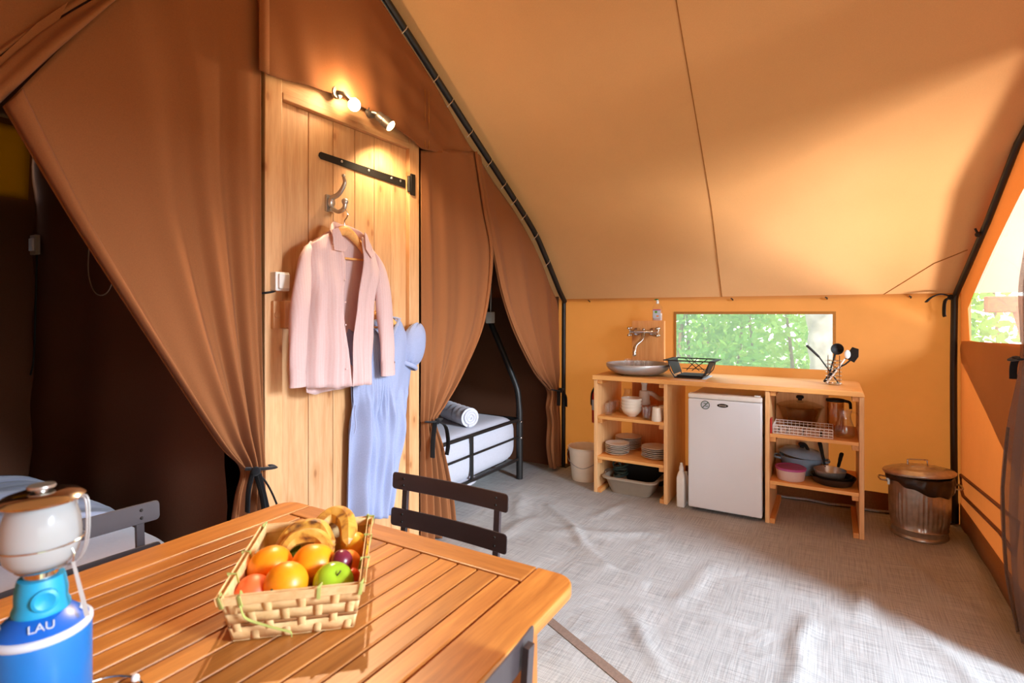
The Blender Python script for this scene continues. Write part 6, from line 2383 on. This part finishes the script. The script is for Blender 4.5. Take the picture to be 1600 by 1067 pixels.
# ------------------------------------------------------------------ bucket, extinguisher, trash can
bu = thing('bucket', 'beige plastic bucket with wire handle left of the shelves', 'bucket', (4.10, 1.745, 0))
c = (4.10, 1.738, 0.0)
mb = MB()
mb.lathe([(0.0, 0.004), (0.098, 0.004), (0.100, 0.0), (0.103, 0.0), (0.106, 0.01), (0.130, 0.240), (0.136, 0.242), (0.136, 0.262), (0.140, 0.266), (0.138, 0.270), (0.130, 0.268), (0.126, 0.240), (0.102, 0.012), (0.0, 0.010)], c, 48)
mb.build('pail', M['bucket'], bu, sharp=50)
mb = MB()
mb.tube(path([(c[0] + 0.03, c[1] + 0.137, 0.25), (c[0] - 0.07, c[1] + 0.128, 0.20), (c[0] - 0.145, c[1] + 0.05, 0.150), (c[0] - 0.150, c[1] - 0.05, 0.125), (c[0] - 0.07, c[1] - 0.130, 0.17), (c[0] + 0.03, c[1] - 0.138, 0.25)], 30), 0.0028, 6)
mb.build('handle', M['galv'], bu)
mb = MB(); mb.box(c[0] + 0.012, c[0] + 0.05, c[1] + 0.132, c[1] + 0.146, 0.235, 0.268)
mb.build('handle_lug', M['bucket'], bu, bevel=0.003)
fe = thing('fire_extinguisher', 'small red fire extinguisher on the rear wall behind the bucket', 'fire extinguisher', (4.385, 1.745, 0.4))
c = (4.385, 1.752, 0.41)
mb = MB()
mb.lathe([(0.0, 0.0), (0.036, 0.0), (0.040, 0.006), (0.040, 0.23), (0.034, 0.26), (0.016, 0.28), (0.016, 0.292), (0.0, 0.292)], c, 28)
mb.build('cylinder', M['red'], fe, sharp=50)
mb = MB(); mb.lathe([(0.0405, 0.11), (0.0405, 0.20)], c, 28)
mb.build('label', M['white_print'], fe)
mb = MB(); mb.box(4.36, 4.41, 1.742, 1.762, 0.70, 0.722); mb.tube([(4.35, 1.752, 0.725), (4.40, 1.752, 0.745)], 0.007, 8)
mb.build('valve', M['rubber'], fe)
mb = MB(); mb.tube(path([(4.37, 1.765, 0.71), (4.36, 1.785, 0.66), (4.362, 1.790, 0.58), (4.366, 1.786, 0.56)], 12), 0.008, 8)
mb.build('hose', M['rubber'], fe)
mb = MB(); mb.box(4.422, 4.434, 1.73, 1.775, 0.43, 0.66)
mb.build('bracket', M['rubber'], fe)

tc_ = thing('trash_can', 'galvanised steel trash can with lid in the rear right corner', 'trash can', (4.10, -0.452, 0))
c = (4.105, -0.458, 0.0)
mb = MB()
vs, fs = [], []
prof = [(0.138, 0.0), (0.146, 0.004), (0.146, 0.016), (0.140, 0.022), (0.141, 0.050), (0.146, 0.056), (0.142, 0.062), (0.143, 0.10), (0.148, 0.12), (0.150, 0.26), (0.153, 0.28), (0.157, 0.345), (0.158, 0.355), (0.163, 0.362), (0.160, 0.368)]
nseg = 128
for r, z in prof:
    for k in range(nseg):
        a = 2 * PI * k / nseg
        rib = 0.0
        if 0.08 < z < 0.275:
            s_ = (math.cos(20 * a) ** 2)
            rib = 0.006 * (s_ ** 4)
        vs.append((c[0] + (r + rib) * math.cos(a), c[1] + (r + rib) * math.sin(a), z))
for i in range(len(prof) - 1):
    for k in range(nseg):
        l = (k + 1) % nseg
        fs.append((i * nseg + k, i * nseg + l, (i + 1) * nseg + l, (i + 1) * nseg + k))
fs.append(tuple(range(nseg - 1, -1, -1)))
mb.add(vs, fs, True)
mb.build('body', M['galv'], tc_, sharp=45)
LM = Matrix.Translation((c[0] - 0.006, c[1] + 0.004, 0.395)) @ Matrix.Rotation(-0.075, 4, 'X') @ Matrix.Rotation(0.05, 4, 'Y')
mb = MB()
mb.lathe([(0.176, -0.018), (0.182, -0.014), (0.184, -0.004), (0.178, 0.002), (0.150, 0.008), (0.146, 0.013), (0.120, 0.018), (0.095, 0.021), (0.090, 0.026), (0.060, 0.031), (0.0, 0.034)], n=56, M=LM)
lid = mb.build('lid', M['galv'], tc_, sharp=60)
mb = MB()
mb.tube(path([(0.0, 0.050, 0.028), (0.0, 0.048, 0.055), (0.0, 0.040, 0.064), (0.0, -0.040, 0.064), (0.0, -0.048, 0.055), (0.0, -0.050, 0.028)], 20), 0.005, 8, M=LM)
mb.build('lid_handle', M['chrome'], lid)
for s in (1, -1):
    mb = MB()
    yy = c[1] + s * 0.158
    mb.tube(path([(c[0] - 0.05, yy, 0.318), (c[0] - 0.045, yy + s * 0.042, 0.322), (c[0] + 0.045, yy + s * 0.042, 0.322), (c[0] + 0.05, yy, 0.318)], 16), 0.005, 8)
    mb.box(c[0] - 0.062, c[0] - 0.040, yy - 0.006, yy + 0.006, 0.298, 0.336)
    mb.box(c[0] + 0.040, c[0] + 0.062, yy - 0.006, yy + 0.006, 0.298, 0.336)
    mb.build('side_handle', M['galv'], tc_)
bg = thing('bin_liner', 'dark plastic liner sagging from under the trash can lid', 'bin liner', (c[0], c[1], 0.36))
mb = MB()


def bagfn(u, v):
    a = 2 * PI * u
    low = 0.330 - 0.055 * max(0, math.cos(a - 3.95)) ** 1.2 + 0.006 * math.sin(9 * a)
    top = 0.378
    z = top + (low - top) * v
    r = 0.1655 + 0.008 * math.sin(PI * v) + 0.003 * math.sin(14 * a + 3 * v)
    return (c[0] + r * math.cos(a), c[1] + r * math.sin(a), z)


mb.grid(bagfn, 90, 8)
mb.build('film', M['bag'], bg, sharp=0, solid=0.002)

# ------------------------------------------------------------------ outside: shrubs, tree, porch timber


def leaves(n, box, size, mat, seed):
    r = np.random.default_rng(seed)
    m = MB()
    for i in range(n):
        p = Vector((r.uniform(box[0], box[1]), r.uniform(box[2], box[3]), r.uniform(box[4], box[5])))
        s = size * r.uniform(0.6, 1.3)
        nrm = Vector((r.normal() - 0.6, r.normal() * .8, r.normal() + 0.5)).normalized()
        a = nrm.orthogonal().normalized()
        b = nrm.cross(a)
        t = r.uniform(0, 2 * PI)
        a, b = a * math.cos(t) + b * math.sin(t), b * math.cos(t) - a * math.sin(t)
        m.add([p - a * s, p - a * s * .3 + b * s * .5, p + a * s * .4 + b * s * .42, p + a * s, p + a * s * .4 - b * s * .42, p - a * s * .3 - b * s * .5], [(0, 1, 2, 3, 4, 5)])
    return m


def shrub(label, c, w, h, n, size, mat, seed, stems=6):
    t = thing('shrub', label, 'shrub', (c[0], c[1], -0.2), 0, 'shrubs outside the tent')
    o = leaves(n, (c[0] - w * .5, c[0] + w * .5, c[1] - w, c[1] + w, -0.1, h), size, mat, seed).build('foliage', mat, t)
    o['kind'] = 'stuff'
    rr_ = random.Random(seed)
    for k in range(stems):
        mb = MB()
        x, y = c[0] + rr_.uniform(-.3, .3) * w, c[1] + rr_.uniform(-.8, .8) * w
        l1 = rr_.uniform(-.35, .35)
        mb.tube([(x, y, -0.2), (x + 0.05, y + l1 * .4, h * .4), (x + .02, y + l1, h * .95)], [0.03, 0.022, 0.010], 7)
        mb.build('stem', M['twig'], t)
    return t


shrub('leafy green shrub seen through the left half of the rear window', (7.6, 1.75, 0), 1.0, 2.4, 4200, 0.050, M['leaf_a'], 3)
shrub('yellow green shrub in the middle of the rear window', (8.6, 0.45, 0), 1.3, 2.6, 3600, 0.055, M['leaf_b'], 5)
shrub('green shrub beyond the others at the left edge of the rear window', (9.8, 3.1, 0), 1.6, 2.9, 3000, 0.08, M['leaf_b'], 8)
shrub('dense far shrub behind the pale tree trunk', (11.5, 0.2, 0), 2.2, 2.6, 3200, 0.09, M['leaf_a'], 9)
shrub('green hedge bush beyond the porch in the front window', (10.5, -3.2, 0), 2.2, 2.3, 3600, 0.08, M['leaf_b'], 12)
shrub('low green bush outside, right of the porch post', (7.2, -2.6, 0), 0.9, 1.0, 900, 0.09, M['leaf_a'], 13)
tre = thing('tree', 'pale barked tree trunk at the right of the rear window', 'tree', (7.2, -0.05, -0.2))
mb = MB()
P = path([(7.2, -0.02, -0.25), (7.2, 0.0, 0.8), (7.22, 0.06, 1.5), (7.2, 0.10, 2.4), (7.25, 0.1, 4.5)], 24)
mb.tube(P, [0.26 - 0.004 * i + 0.015 * math.sin(i * 1.9) for i in range(25)], 18)
mb.build('trunk', M['bark'], tre, sharp=0)
mb = MB()
mb.tube(path([(7.2, -0.02, 0.75), (7.22, -0.25, 1.2), (7.3, -0.45, 2.0), (7.4, -0.6, 3.2)], 14), [0.20 - 0.006 * i for i in range(15)], 14)
mb.build('branch', M['bark'], tre, sharp=0)
o = leaves(900, (5.6, 8.4, -1.6, 1.4, 2.9, 4.6), 0.12, M['leaf_a'], 21).build('foliage', M['leaf_a'], tre)
o['kind'] = 'stuff'
# porch timber seen through the front window
pp = thing('porch_frame', 'red brown timber rail and slanting posts outside the front window', 'porch frame', (6.0, -1.6, -0.2))
mb = MB(); mb.box(6.10, 6.22, -4.0, -1.15, 1.36, 1.50)
mb.build('rail', M['rail'], pp, bevel=0.01)
for (a, b) in (((6.16, -1.42, 1.42), (5.9, -1.72, -0.2)), ((6.16, -2.9, 1.42), (6.0, -3.0, -0.2))):
    mb = MB(); mb.tube([a, b], 0.10, 14)
    mb.build('post', M['rail'], pp)

# ------------------------------------------------------------------ tidy
for o in list(SC.objects):
    if o.type == 'EMPTY' and 'category' not in o and 'kind' not in o:
        bpy.data.objects.remove(o)
